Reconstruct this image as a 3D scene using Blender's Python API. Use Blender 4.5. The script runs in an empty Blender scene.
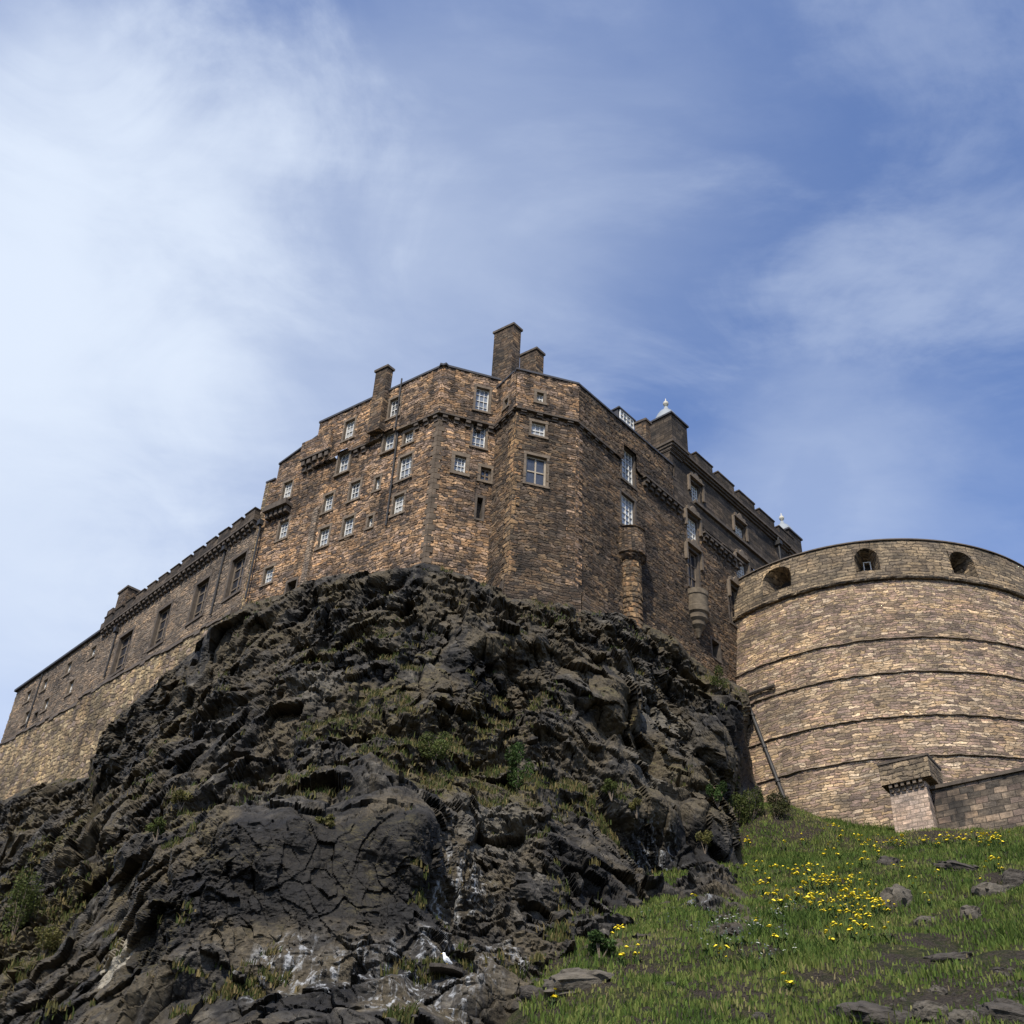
import bpy, math, random
import numpy as np
from mathutils import Matrix, Vector

random.seed(7)
rng = np.random.default_rng(7)
S = bpy.context.scene
COL = S.collection

# ------------------------------------------------------------------ camera
W = H = 1024
FPX = 1180.0
PITCH, ROLL = math.radians(37.0), math.radians(2.9)
EYE = np.array([0.0, 0.0, 1.6])
_F = np.array([0, math.cos(PITCH), math.sin(PITCH)])
_R0 = np.array([1.0, 0, 0]); _U0 = np.cross(_R0, _F)
_R = math.cos(ROLL) * _R0 + math.sin(ROLL) * _U0
_U = -math.sin(ROLL) * _R0 + math.cos(ROLL) * _U0
cam = bpy.data.cameras.new('camera'); camo = bpy.data.objects.new('camera', cam); COL.objects.link(camo)
cam.sensor_width = 36.0; cam.lens = 36.0 * FPX / W
cam.clip_start = 0.1; cam.clip_end = 20000
m = Matrix.Identity(4)
for i in range(3):
    m[i][0], m[i][1], m[i][2], m[i][3] = _R[i], _U[i], -_F[i], EYE[i]
camo.matrix_world = m
S.camera = camo

# ------------------------------------------------------------------ sun, sky, exposure
SUN_EL = math.radians(50)
SUN_AZ = (-0.30, -0.954)
sv = Vector((SUN_AZ[0] * math.cos(SUN_EL), SUN_AZ[1] * math.cos(SUN_EL), math.sin(SUN_EL))).normalized()
sun = bpy.data.lights.new('sun', 'SUN'); suno = bpy.data.objects.new('sun', sun); COL.objects.link(suno)
sun.energy = 4.2; sun.angle = math.radians(0.5); sun.color = (1.0, 0.93, 0.82)
suno.rotation_euler = sv.to_track_quat('Z', 'Y').to_euler(); suno.location = (-40, -60, 120)
S.view_settings.view_transform = 'Standard'; S.view_settings.look = 'None'
S.view_settings.exposure = 0.36; S.view_settings.gamma = 1.0; S.view_settings.use_curve_mapping = False


class NT:
    """tiny helper round a node tree"""
    def __init__(s, tree): s.t = tree; s.n = tree.nodes; s.l = tree.links
    def add(s, typ, **kw):
        n = s.n.new(typ)
        for k, v in kw.items(): setattr(n, k, v)
        return n
    def link(s, a, b): s.l.new(a, b)
    def put(s, sock, v):
        if hasattr(v, 'is_output'): s.l.new(v, sock)
        else: sock.default_value = v
    def math(s, op, a, b=None, c=None, clamp=False):
        n = s.add('ShaderNodeMath', operation=op, use_clamp=clamp); s.put(n.inputs[0], a)
        if b is not None: s.put(n.inputs[1], b)
        if c is not None: s.put(n.inputs[2], c)
        return n.outputs[0]
    def vmath(s, op, a, b=None):
        n = s.add('ShaderNodeVectorMath', operation=op); s.put(n.inputs[0], a)
        if b is not None: s.put(n.inputs[1], b)
        return n.outputs['Value'] if op in ('DOT_PRODUCT', 'LENGTH', 'DISTANCE') else n.outputs[0]
    def noise(s, v, scale, detail=4, rough=0.55, dist=0.0, dims='3D', out=0):
        n = s.add('ShaderNodeTexNoise', noise_dimensions=dims)
        s.put(n.inputs['Vector'], v); n.inputs['Scale'].default_value = scale
        n.inputs['Detail'].default_value = detail; n.inputs['Roughness'].default_value = rough
        n.inputs['Distortion'].default_value = dist
        return n.outputs[out]
    def smooth(s, x, a, b, lo=0.0, hi=1.0):
        n = s.add('ShaderNodeMapRange', interpolation_type='SMOOTHSTEP'); s.put(n.inputs[0], x)
        n.inputs[1].default_value = a; n.inputs[2].default_value = b
        n.inputs[3].default_value = lo; n.inputs[4].default_value = hi
        return n.outputs[0]
    def mix(s, f, a, b, mode='MIX'):
        n = s.add('ShaderNodeMix', data_type='RGBA', blend_type=mode); s.put(n.inputs[0], f)
        s.put(n.inputs[6], c4(a)); s.put(n.inputs[7], c4(b))
        return n.outputs[2]
    def ramp(s, x, stops, interp='LINEAR'):
        n = s.add('ShaderNodeValToRGB'); s.put(n.inputs[0], x); r = n.color_ramp; r.interpolation = interp
        while len(r.elements) < len(stops): r.elements.new(0.5)
        for e, (p, c) in zip(r.elements, stops): e.position = p; e.color = c4(c)
        return n.outputs[0]


def c4(c):
    if hasattr(c, 'is_output'): return c
    return tuple(c) + (1.0,) if len(c) == 3 else tuple(c)


world = bpy.data.worlds.new('World'); S.world = world; world.use_nodes = True
w = NT(world.node_tree); w.n.clear()
wo = w.add('ShaderNodeOutputWorld')
sky = w.add('ShaderNodeTexSky', sky_type='NISHITA'); sky.sun_disc = False
sky.sun_elevation = SUN_EL; sky.sun_rotation = math.atan2(SUN_AZ[0], SUN_AZ[1])
sky.air_density = 1.0; sky.dust_density = 0.6; sky.ozone_density = 2.5
bg = w.add('ShaderNodeBackground'); bg.inputs[1].default_value = 0.15
skyc = w.mix(1.0, sky.outputs[0], (0.99, 0.98, 1.12), 'MULTIPLY')
w.link(skyc, bg.inputs[0])
gen = w.add('ShaderNodeTexCoord').outputs['Generated']
sep = w.add('ShaderNodeSeparateXYZ'); w.link(gen, sep.inputs[0])
den = w.math('ADD', w.math('MAXIMUM', sep.outputs[2], 0.0), 0.12)
cmb = w.add('ShaderNodeCombineXYZ')
w.put(cmb.inputs[0], w.math('DIVIDE', sep.outputs[0], den)); w.put(cmb.inputs[1], w.math('DIVIDE', sep.outputs[1], den))
cp = cmb.outputs[0]                                  # a cloud sheet at unit height
mp = w.add('ShaderNodeMapping'); w.link(cp, mp.inputs[0])
mp.inputs['Rotation'].default_value = (0, 0, math.radians(-35)); mp.inputs['Scale'].default_value = (0.75, 1.6, 1)
streak = w.noise(mp.outputs[0], 1.9, 9, 0.56, 0.5)
mp2 = w.add('ShaderNodeMapping'); w.link(cp, mp2.inputs[0]); mp2.inputs['Location'].default_value = (3.1, 1.7, 0)
mp2.inputs['Rotation'].default_value = (0, 0, math.radians(-50)); mp2.inputs['Scale'].default_value = (1.0, 2.2, 1)
fine = w.noise(mp2.outputs[0], 3.4, 8, 0.58, 0.3)
big = w.noise(cp, 1.3, 4, 0.5, 0.2)


def skydir(px, py):
    d = _F * FPX + _R * (px - 512) + _U * (512 - py)
    return tuple(d / np.linalg.norm(d))


puff = w.noise(cp, 4.2, 9, 0.6, 0.8)


# thicker bank of cloud low in the west, with lobes given as directions of the sky
def lobe(px, py, r0, r1, k=0.34):
    d = w.vmath('DISTANCE', gen, skydir(px, py))
    for n_, a_ in ((streak, k), (big, k), (puff, k * 0.8)): d = w.math('ADD', d, w.math('MULTIPLY', w.math('SUBTRACT', n_, 0.5), a_))
    return w.smooth(d, r0, r1, 1.0, 0.0)


def over(a, b): return w.math('SUBTRACT', 1.0, w.math('MULTIPLY', w.math('SUBTRACT', 1.0, a), w.math('SUBTRACT', 1.0, b)))


bank = w.math('MULTIPLY', lobe(50, 290, 0.02, 0.27), 0.97)
bank = over(bank, w.math('MULTIPLY', lobe(-40, 500, 0.05, 0.46), 0.80))
bank = over(bank, w.math('MULTIPLY', lobe(-90, 60, 0.0, 0.34), 0.12))
bank = over(bank, w.math('MULTIPLY', lobe(330, 330, 0.0, 0.27), 0.30))
bank = over(bank, w.math('MULTIPLY', lobe(830, 480, 0.0, 0.14), 0.26))
bank = over(bank, w.math('MULTIPLY', lobe(500, 180, 0.0, 0.26), 0.22))
veil = w.math('ADD', w.math('ADD', w.math('MULTIPLY', streak, 0.34), w.math('MULTIPLY', fine, 0.26)), w.math('MULTIPLY', puff, 0.40))
veil = w.smooth(veil, 0.43, 0.60, 0.0, 0.34)
veil = w.math('MULTIPLY', veil, w.smooth(big, 0.36, 0.62, 0.35, 1.15))
cl = over(bank, veil)
bc = w.add('ShaderNodeBackground'); bc.inputs[0].default_value = (0.66, 0.74, 0.87, 1); bc.inputs[1].default_value = 0.90
ms = w.add('ShaderNodeMixShader'); w.link(cl, ms.inputs[0]); w.link(bg.outputs[0], ms.inputs[1]); w.link(bc.outputs[0], ms.inputs[2])
w.link(ms.outputs[0], wo.inputs[0])

# ------------------------------------------------------------------ photogrammetry helpers


def ray(px, py):
    d = _F * FPX + _R * (px - 512) + _U * (512 - py)
    return d / np.linalg.norm(d)


def at_r(px, py, r):            # the point along a sight line at horizontal distance r
    d = ray(px, py); return EYE + d * (r / np.hypot(d[0], d[1]))


def at_z(px, py, z):
    d = ray(px, py); return EYE + d * ((z - EYE[2]) / d[2])


class Face:
    """a vertical wall plane: plan point P, unit direction e, outward normal n"""
    def __init__(s, P, Q):
        s.P = np.array(P[:2], float); v = np.array(Q[:2], float) - s.P; s.L = np.hypot(*v); s.e = v / s.L
        n = np.array([s.e[1], -s.e[0]])
        if n @ s.P > 0: n = -n
        s.n = n
    def on(s, px, py, off=0.0):
        P = s.P + s.n * off; d = ray(px, py); t = (P @ s.n) / (d[:2] @ s.n); X = EYE + d * t
        return float((X[:2] - P) @ s.e), float(X[2])
    def pt(s, u, z, o=0.0):
        p = s.P + s.e * u + s.n * o; return (p[0], p[1], z)
    def pts(s, u, z, o=0.0):
        u = np.asarray(u, float); z = np.asarray(z, float)
        return np.stack([s.P[0] + s.e[0] * u + s.n[0] * o, s.P[1] + s.e[1] * u + s.n[1] * o, z], -1)


# ------------------------------------------------------------------ object helpers
ORG = {}


def tag(o, label=None, cat=None, group=None, kind=None):
    if label: o['label'] = label
    if cat: o['category'] = cat
    if group: o['group'] = group
    if kind: o['kind'] = kind
    return o


def empty(name, loc, label, cat, group=None):
    o = bpy.data.objects.new(name, None); COL.objects.link(o); o.location = loc; o.empty_display_size = 0.5
    ORG[o.name] = np.array(loc, float); return tag(o, label, cat, group)


class MB:
    """collects quads and triangles in world metres; becomes ONE mesh object"""
    def __init__(s): s.v = []; s.f = []; s.k = 0
    def arr(s, V, Fc):
        V = np.asarray(V, float); s.v.append(V)
        s.f.extend([tuple(int(i) + s.k for i in f) for f in Fc]); s.k += len(V)
    def quad(s, a, b, c, d): s.arr([a, b, c, d], [(0, 1, 2, 3)])
    def hexa(s, b, t):      # four bottom points and four top points, same order
        s.arr(list(b) + list(t), [(3, 2, 1, 0), (4, 5, 6, 7), (0, 1, 5, 4), (1, 2, 6, 5), (2, 3, 7, 6), (3, 0, 4, 7)])
    def fbox(s, F, u0, u1, z0, z1, o0, o1):      # a box on a wall face, between offsets o0 and o1
        b = [F.pt(u0, z0, o1), F.pt(u1, z0, o1), F.pt(u1, z0, o0), F.pt(u0, z0, o0)]
        t = [F.pt(u0, z1, o1), F.pt(u1, z1, o1), F.pt(u1, z1, o0), F.pt(u0, z1, o0)]
        s.hexa(b, t)
    def bar(s, F, ua, za, ub, zb, wd, o0, o1):   # a sloping bar lying on a face
        b = [F.pt(ua, za, o1), F.pt(ub, zb, o1), F.pt(ub, zb, o0), F.pt(ua, za, o0)]
        t = [F.pt(ua, za + wd, o1), F.pt(ub, zb + wd, o1), F.pt(ub, zb + wd, o0), F.pt(ua, za + wd, o0)]
        s.hexa(b, t)
    def tube(s, a, b, r0, r1=None, n=8):
        r1 = r0 if r1 is None else r1; a = np.array(a, float); b = np.array(b, float); d = b - a; d /= np.linalg.norm(d)
        x = np.cross(d, [0, 0, 1.0] if abs(d[2]) < 0.9 else [1.0, 0, 0]); x /= np.linalg.norm(x); y = np.cross(d, x)
        an = np.arange(n) * 2 * math.pi / n; ring = np.outer(np.cos(an), x) + np.outer(np.sin(an), y)
        V = np.vstack([a + ring * r0, b + ring * r1])
        s.arr(V, [(i, (i + 1) % n, n + (i + 1) % n, n + i) for i in range(n)] + [tuple(range(n))[::-1], tuple(range(n, 2 * n))])
    def lathe(s, c, prof, n=24, a0=0.0, a1=2 * math.pi):
        full = abs(a1 - a0 - 2 * math.pi) < 1e-6; k = n if full else n + 1
        an = a0 + (a1 - a0) * np.arange(k) / n
        V = []
        for r, z in prof: V += [(c[0] + r * math.cos(t), c[1] + r * math.sin(t), z) for t in an]
        Fc = []
        for j in range(len(prof) - 1):
            for i in range(n):
                i2 = (i + 1) % k; Fc.append((j * k + i, j * k + i2, (j + 1) * k + i2, (j + 1) * k + i))
        s.arr(V, Fc)
    def build(s, name, mat, parent=None, origin=None, smooth=False, fn=None, uvs=True):
        V = np.vstack(s.v)
        if origin is None: origin = V.mean(0); origin[2] = V[:, 2].min()
        origin = np.array(origin, float)
        me = bpy.data.meshes.new(name); me.from_pydata((V - origin).tolist(), [], s.f); me.update()
        if uvs: box_uv(me, origin)
        me.materials.append(mat)
        if smooth: me.polygons.foreach_set('use_smooth', [True] * len(me.polygons))
        return link(name, me, parent, origin)


def link(name, me, parent, origin):
    o = bpy.data.objects.new(name, me); COL.objects.link(o)
    if parent is not None:
        o.parent = parent; o.location = np.array(origin) - ORG[parent.name]
    else: o.location = origin
    ORG[o.name] = np.array(origin, float); return o


def box_uv(me, origin):
    nl = len(me.loops); vi = np.empty(nl, np.int32); me.loops.foreach_get('vertex_index', vi)
    co = np.empty(len(me.vertices) * 3); me.vertices.foreach_get('co', co); co = co.reshape(-1, 3) + origin
    npoly = len(me.polygons); nr = np.empty(npoly * 3); me.polygons.foreach_get('normal', nr); nr = nr.reshape(-1, 3)
    lt = np.empty(npoly, np.int32); me.polygons.foreach_get('loop_total', lt)
    N = np.repeat(nr, lt, 0); P = co[vi]
    h = np.hypot(N[:, 0], N[:, 1]); flat = h < 0.5
    tx = np.where(flat, 1.0, -N[:, 1] / np.maximum(h, 1e-6)); ty = np.where(flat, 0.0, N[:, 0] / np.maximum(h, 1e-6))
    u = P[:, 0] * tx + P[:, 1] * ty + np.where(flat, 0, 3.7 * N[:, 0]); v = np.where(flat, P[:, 1], P[:, 2])
    uv = me.uv_layers.new(name='UVMap'); uv.data.foreach_set('uv', np.stack([u, v], -1).ravel())


def grid_wall(name, mat, parent, fn, uu, zz, holes=(), step=0.12, keep=None):
    """a wall sheet with real openings; fn(u, z) -> world points; uv = (u, z) in metres"""
    def lines(a, b, cuts):
        L = sorted(set([a, b] + [c for c in cuts if a < c < b])); out = []
        for p, q in zip(L[:-1], L[1:]):
            k = max(1, int(round((q - p) / step))); out += list(np.linspace(p, q, k, endpoint=False))
        return np.array(out + [b])
    U = lines(uu[0], uu[1], [c for h in holes for c in h[:2]]); Z = lines(zz[0], zz[1], [c for h in holes for c in h[2:4]])
    cu, cz = (U[1:] + U[:-1]) / 2, (Z[1:] + Z[:-1]) / 2
    K = np.ones((len(cz), len(cu)), bool)
    for a, b, c, d in holes: K &= ~(((cu > a) & (cu < b))[None, :] & ((cz > c) & (cz < d))[:, None])
    if keep is not None: K &= keep(cu[None, :], cz[:, None])
    GU, GZ = np.meshgrid(U, Z); P = fn(GU, GZ).reshape(-1, 3); n = len(U)
    jj, ii = np.nonzero(K); q = np.stack([jj * n + ii, jj * n + ii + 1, (jj + 1) * n + ii + 1, (jj + 1) * n + ii], -1)
    used, inv = np.unique(q, return_inverse=True); q = inv.reshape(-1, 4); P = P[used]; uvp = np.stack([GU.ravel(), GZ.ravel()], -1)[used]
    a = np.cross(P[q[0, 1]] - P[q[0, 0]], P[q[0, 3]] - P[q[0, 0]])
    if a @ (P[q[0, 0]] - EYE) > 0: q = q[:, ::-1]
    org = np.array([P[:, 0].mean(), P[:, 1].mean(), zz[0]])
    me = mesh_np(name, P - org, q, uvp); me.materials.append(mat)
    me.polygons.foreach_set('use_smooth', [True] * len(me.polygons))
    return link(name, me, parent, org)


def mesh_np(name, V, Q, uvp=None):
    me = bpy.data.meshes.new(name); nv, nq = len(V), len(Q); k = Q.shape[1]
    me.vertices.add(nv); me.vertices.foreach_set('co', np.asarray(V, np.float32).ravel())
    me.loops.add(nq * k); me.loops.foreach_set('vertex_index', Q.astype(np.int32).ravel())
    me.polygons.add(nq); me.polygons.foreach_set('loop_start', np.arange(nq, dtype=np.int32) * k)
    me.update(calc_edges=True)
    if uvp is not None:
        uv = me.uv_layers.new(name='UVMap'); uv.data.foreach_set('uv', uvp[Q.ravel()].astype(np.float32).ravel())
    me.validate(); return me


# ------------------------------------------------------------------ materials
def newmat(name):
    mt = bpy.data.materials.new(name); mt.use_nodes = True; t = NT(mt.node_tree); t.n.clear()
    out = t.add('ShaderNodeOutputMaterial'); p = t.add('ShaderNodeBsdfPrincipled'); t.link(p.outputs[0], out.inputs[0])
    p.inputs['Specular IOR Level'].default_value = 0.2
    return mt, t, p, out


def masonry(name, size, pal, mortar, stain=0.5, disp=0.07, ashlar=False, seed=0.0, gap=0.10, stain_col=(0.022, 0.02, 0.018), streaks=0.4, warp=0.5, patch=None, gain=1.0):
    pal = [tuple(gain * x for x in c) for c in pal]; mt, t, p, out = newmat(name)
    uv = t.add('ShaderNodeUVMap').outputs[0]
    uvs = t.vmath('ADD', uv, (seed, seed * 1.7, 0))
    wv = t.noise(uvs, 0.55, 3, 0.5, dims='2D', out=1)
    wv = t.vmath('MULTIPLY', t.vmath('SUBTRACT', wv, (0.5, 0.5, 0.5)), (warp, warp * 0.9, 0))
    wf = t.noise(uvs, 5.0, 2, 0.5, dims='2D', out=1)
    wf = t.vmath('MULTIPLY', t.vmath('SUBTRACT', wf, (0.5, 0.5, 0.5)), (0.22, 0.10, 0))
    wm = t.noise(uvs, 1.6, 2, 0.5, dims='2D', out=1)
    wf = t.vmath('ADD', wf, t.vmath('MULTIPLY', t.vmath('SUBTRACT', wm, (0.5, 0.5, 0.5)), (0.35, 0.24, 0)))
    q = t.vmath('ADD', t.vmath('ADD', uvs, wv), wf if not ashlar else (0, 0, 0))
    qs = t.vmath('MULTIPLY', q, (1 / size[0], 1 / size[1], 1))
    if ashlar:
        b = t.add('ShaderNodeTexBrick', offset=0.5); t.link(q, b.inputs['Vector'])
        b.inputs['Color1'].default_value = (0, 0, 0, 1); b.inputs['Color2'].default_value = (1, 1, 1, 1); b.inputs['Mortar'].default_value = (0.5, 0.5, 0.5, 1)
        b.inputs['Scale'].default_value = 1.0; b.inputs['Brick Width'].default_value = size[0]; b.inputs['Row Height'].default_value = size[1]
        b.inputs['Mortar Size'].default_value = 0.022; b.inputs['Mortar Smooth'].default_value = 0.4
        s_ = t.add('ShaderNodeSeparateColor'); t.link(b.outputs[0], s_.inputs[0]); rnd = s_.outputs[0]
        stone = t.math('SUBTRACT', 1.0, b.outputs[1])
        rnd2 = t.math('FRACT', t.math('MULTIPLY', rnd, 7.31))
    else:
        # roughly coursed rubble: courses of uneven height, each broken into stones of random length
        sp = t.add('ShaderNodeSeparateXYZ'); t.link(qs, sp.inputs[0])
        row = t.math('FLOOR', sp.outputs[1]); fy = t.math('FRACT', sp.outputs[1])
        wn = t.add('ShaderNodeTexWhiteNoise', noise_dimensions='1D'); t.link(row, wn.inputs['W'])
        sr = t.add('ShaderNodeSeparateColor'); t.link(wn.outputs['Color'], sr.inputs[0])
        xw = t.math('MULTIPLY_ADD', sp.outputs[0], t.math('MULTIPLY_ADD', sr.outputs[1], 0.9, 0.65), t.math('MULTIPLY', sr.outputs[0], 731.0))
        v1 = t.add('ShaderNodeTexVoronoi', voronoi_dimensions='1D', feature='F1'); t.link(xw, v1.inputs['W'])
        v2 = t.add('ShaderNodeTexVoronoi', voronoi_dimensions='1D', feature='DISTANCE_TO_EDGE'); t.link(xw, v2.inputs['W'])
        for v in (v1, v2): v.inputs['Scale'].default_value = 1.0; v.inputs['Randomness'].default_value = 0.9
        s_ = t.add('ShaderNodeSeparateColor'); t.link(v1.outputs['Color'], s_.inputs[0]); rnd, rnd2 = s_.outputs[0], s_.outputs[1]
        rag = t.noise(uvs, 3.4, 4, 0.65, dims='2D')          # joints come and go, stones are ragged
        ey = t.math('MINIMUM', fy, t.math('SUBTRACT', 1.0, fy)); ex = t.math('MULTIPLY', v2.outputs['Distance'], size[0] / size[1])
        edge = t.math('ADD', t.math('SMOOTH_MIN', ex, ey, 0.18), t.math('MULTIPLY', t.math('SUBTRACT', rag, 0.5), 0.45))
        stone = t.smooth(edge, -0.04, gap + 0.10)
    k = len(pal); col = t.ramp(rnd, [(i / k, c) for i, c in enumerate(pal)], 'CONSTANT')
    fine_n = t.noise(uvs, 9.0, 5, 0.65, dims='2D')
    col = t.mix(1.0, col, t.ramp(fine_n, [(0.25, (0.55, 0.54, 0.53)), (0.75, (1.35, 1.33, 1.3))]), 'MULTIPLY')
    col = t.mix(1.0, col, t.ramp(rnd2, [(0.0, (0.74, 0.74, 0.74)), (1.0, (1.22, 1.20, 1.17))]), 'MULTIPLY')
    bed = t.noise(t.vmath('MULTIPLY', q, (1.3, 6.0, 1)), 1.0, 5, 0.7, dims='2D')      # flat bedding of the rubble
    col = t.mix(1.0, col, t.ramp(bed, [(0.28, (0.42, 0.41, 0.40)), (0.5, (1, 1, 1)), (0.75, (1.55, 1.5, 1.42))]), 'MULTIPLY')
    tone = t.noise(uvs, 0.42, 4, 0.6, dims='2D')
    col = t.mix(1.0, col, t.ramp(tone, [(0.28, (0.55, 0.58, 0.62)), (0.5, (1, 1, 1)), (0.72, (1.32, 1.24, 1.12))]), 'MULTIPLY')
    col = t.mix(stone, mortar, col)
    # weathering: broad soot patches, and runs of damp below ledges
    sn = t.noise(uvs, 0.22, 6, 0.62, 0.6, dims='2D')
    run = t.noise(t.vmath('MULTIPLY', uvs, (2.2, 0.16, 1)), 1.0, 5, 0.6, dims='2D')
    sm = t.math('ADD', t.smooth(sn, 0.42, 0.68, 0, stain), t.smooth(run, 0.5, 0.74, 0, streaks), clamp=True)
    sm = t.math('MULTIPLY', sm, t.smooth(fine_n, 0.3, 0.6, 0.6, 1.0))
    col = t.mix(sm, col, stain_col)
    if patch:                                             # lichen or newer, paler stone in places
        pm = t.smooth(t.noise(uvs, 0.5, 5, 0.65, 0.4, dims='2D'), patch[1], patch[1] + 0.16, 0, patch[2])
        col = t.mix(pm, col, t.mix(1.0, patch[0], t.ramp(fine_n, [(0.25, (0.6, 0.6, 0.6)), (0.75, (1.3, 1.3, 1.3))]), 'MULTIPLY'))
    t.link(col, p.inputs['Base Color']); p.inputs['Roughness'].default_value = 0.92
    h = t.math('ADD', t.math('MULTIPLY', stone, 0.55), t.math('MULTIPLY', t.math('MULTIPLY', rnd2, stone), 0.5))
    h = t.math('ADD', h, t.math('ADD', t.math('MULTIPLY', fine_n, 0.22), t.math('MULTIPLY', bed, 0.0 if ashlar else 0.55)))
    d = t.add('ShaderNodeDisplacement'); t.link(h, d.inputs[0]); d.inputs['Midlevel'].default_value = 0.75; d.inputs['Scale'].default_value = disp
    t.link(d.outputs[0], out.inputs[2]); mt.displacement_method = 'BOTH'
    return mt


def plain(name, col, rough=0.7, var=0.25, scale=3.0, spec=0.3, metal=0.0, bump=0.0):
    mt, t, p, out = newmat(name)
    oc = t.add('ShaderNodeTexCoord').outputs['Object']
    n = t.noise(oc, scale, 5, 0.6)
    c = t.mix(1.0, col, t.ramp(n, [(0.25, (1 - var,) * 3), (0.75, (1 + var,) * 3)]), 'MULTIPLY')
    t.link(c, p.inputs['Base Color']); p.inputs['Roughness'].default_value = rough
    p.inputs['Specular IOR Level'].default_value = spec; p.inputs['Metallic'].default_value = metal
    if bump:
        b = t.add('ShaderNodeBump'); t.link(t.noise(oc, scale * 3, 6, 0.65), b.inputs['Height']); b.inputs['Strength'].default_value = 0.8
        b.inputs['Distance'].default_value = bump; t.link(b.outputs[0], p.inputs['Normal'])
    return mt


BROWN = [(0.20, 0.125, 0.068), (0.30, 0.185, 0.095), (0.12, 0.08, 0.05), (0.25, 0.17, 0.10), (0.36, 0.235, 0.13), (0.16, 0.115, 0.08), (0.21, 0.15, 0.105), (0.085, 0.065, 0.05), (0.32, 0.22, 0.14)]
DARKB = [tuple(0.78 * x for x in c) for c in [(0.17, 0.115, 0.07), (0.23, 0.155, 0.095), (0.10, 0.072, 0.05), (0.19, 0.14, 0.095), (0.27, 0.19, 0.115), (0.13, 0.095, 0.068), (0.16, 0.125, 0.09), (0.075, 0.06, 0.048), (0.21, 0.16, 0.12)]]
GREYB = [(0.15, 0.118, 0.088), (0.19, 0.148, 0.108), (0.115, 0.094, 0.074), (0.17, 0.14, 0.108), (0.21, 0.158, 0.11), (0.135, 0.112, 0.09)]
TAN = [(0.34, 0.265, 0.155), (0.42, 0.33, 0.20), (0.23, 0.18, 0.115), (0.36, 0.27, 0.165), (0.30, 0.225, 0.15), (0.46, 0.37, 0.23), (0.20, 0.155, 0.11), (0.30, 0.235, 0.185), (0.37, 0.285, 0.165)]
DRUM = [(0.33, 0.255, 0.155), (0.41, 0.32, 0.195), (0.19, 0.145, 0.098), (0.36, 0.275, 0.165), (0.26, 0.195, 0.145), (0.45, 0.36, 0.225), (0.15, 0.115, 0.085), (0.29, 0.22, 0.165), (0.33, 0.25, 0.14), (0.245, 0.195, 0.13), (0.32, 0.235, 0.165), (0.47, 0.385, 0.255), (0.25, 0.19, 0.138)]
ASHD = [(0.085, 0.068, 0.052), (0.11, 0.088, 0.066), (0.06, 0.05, 0.04), (0.125, 0.10, 0.078), (0.095, 0.075, 0.055)]
PARA = [(0.20, 0.16, 0.108), (0.26, 0.205, 0.135), (0.14, 0.112, 0.08), (0.23, 0.18, 0.12), (0.17, 0.138, 0.1)]
PINK = [(0.42, 0.33, 0.26), (0.47, 0.37, 0.29), (0.36, 0.28, 0.225), (0.44, 0.345, 0.27), (0.40, 0.32, 0.26)]
LOWW = [(0.14, 0.115, 0.088), (0.20, 0.16, 0.12), (0.09, 0.078, 0.064), (0.24, 0.185, 0.135), (0.12, 0.10, 0.08), (0.17, 0.13, 0.105)]
M_A = masonry('orange_brown_rubble', (0.48, 0.205), [(r_ * .98, g_ * 1.0, b_ * 1.08) for r_, g_, b_ in BROWN], (0.085, 0.062, 0.042), gain=1.45, stain=0.7, disp=0.11, seed=1.3, streaks=0.5)
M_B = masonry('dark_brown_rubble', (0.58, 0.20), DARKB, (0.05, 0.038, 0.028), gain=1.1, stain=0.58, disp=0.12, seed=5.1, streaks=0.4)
M_UP = masonry('sooty_dressed_stone', (0.85, 0.38), ASHD, (0.03, 0.025, 0.02), gain=.78, stain=0.65, disp=0.05, ashlar=True, seed=2.2, warp=0.08, patch=((0.20, 0.15, 0.10), 0.6, 0.5))
M_HALL = masonry('grey_brown_rubble', (0.52, 0.22), GREYB, (0.075, 0.06, 0.047), gain=1.35, stain=0.35, disp=0.08, seed=8.4, streaks=0.35)
M_BASE = masonry('pale_tan_rubble', (0.60, 0.22), TAN, (0.12, 0.09, 0.06), gain=.88, stain=0.65, disp=0.11, seed=3.9, streaks=0.25)
DRUM = [(r_ * .98, g_ * .955, b_ * 1.03) for r_, g_, b_ in DRUM]
M_DRUM = masonry('battery_tan_rubble', (0.55, 0.20), DRUM, (0.16, 0.124, 0.08), gain=1.12, stain=0.42, disp=0.09, seed=6.6, streaks=0.28, stain_col=(0.06, 0.05, 0.042))
M_PARA = masonry('parapet_squared_stone', (0.85, 0.30), PARA, (0.07, 0.055, 0.04), gain=1.2, stain=0.6, disp=0.07, seed=4.4, warp=0.22, streaks=0.35)
M_PIER = masonry('pinkish_dressed_stone', (0.55, 0.26), PINK, (0.20, 0.16, 0.12), stain=0.12, disp=0.02, ashlar=True, seed=7.7, warp=0.03, streaks=0.12, stain_col=(0.16, 0.12, 0.09))
M_LOW = masonry('patched_wall_stone', (0.72, 0.36), LOWW, (0.06, 0.05, 0.04), stain=0.8, disp=0.05, ashlar=True, seed=9.2, warp=0.1, patch=((0.34, 0.25, 0.17), 0.57, 0.7), streaks=0.3)
M_TRIM = plain('weathered_dark_trim', (0.085, 0.068, 0.052), 0.9, 0.45, 2.2, bump=0.03)
M_TRIML = plain('weathered_brown_trim', (0.145, 0.113, 0.08), 0.9, 0.4, 2.2, bump=0.03)
M_LEDGE = plain('battery_ledge_stone', (0.17, 0.138, 0.098), 0.9, 0.5, 1.6, bump=0.04)
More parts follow.
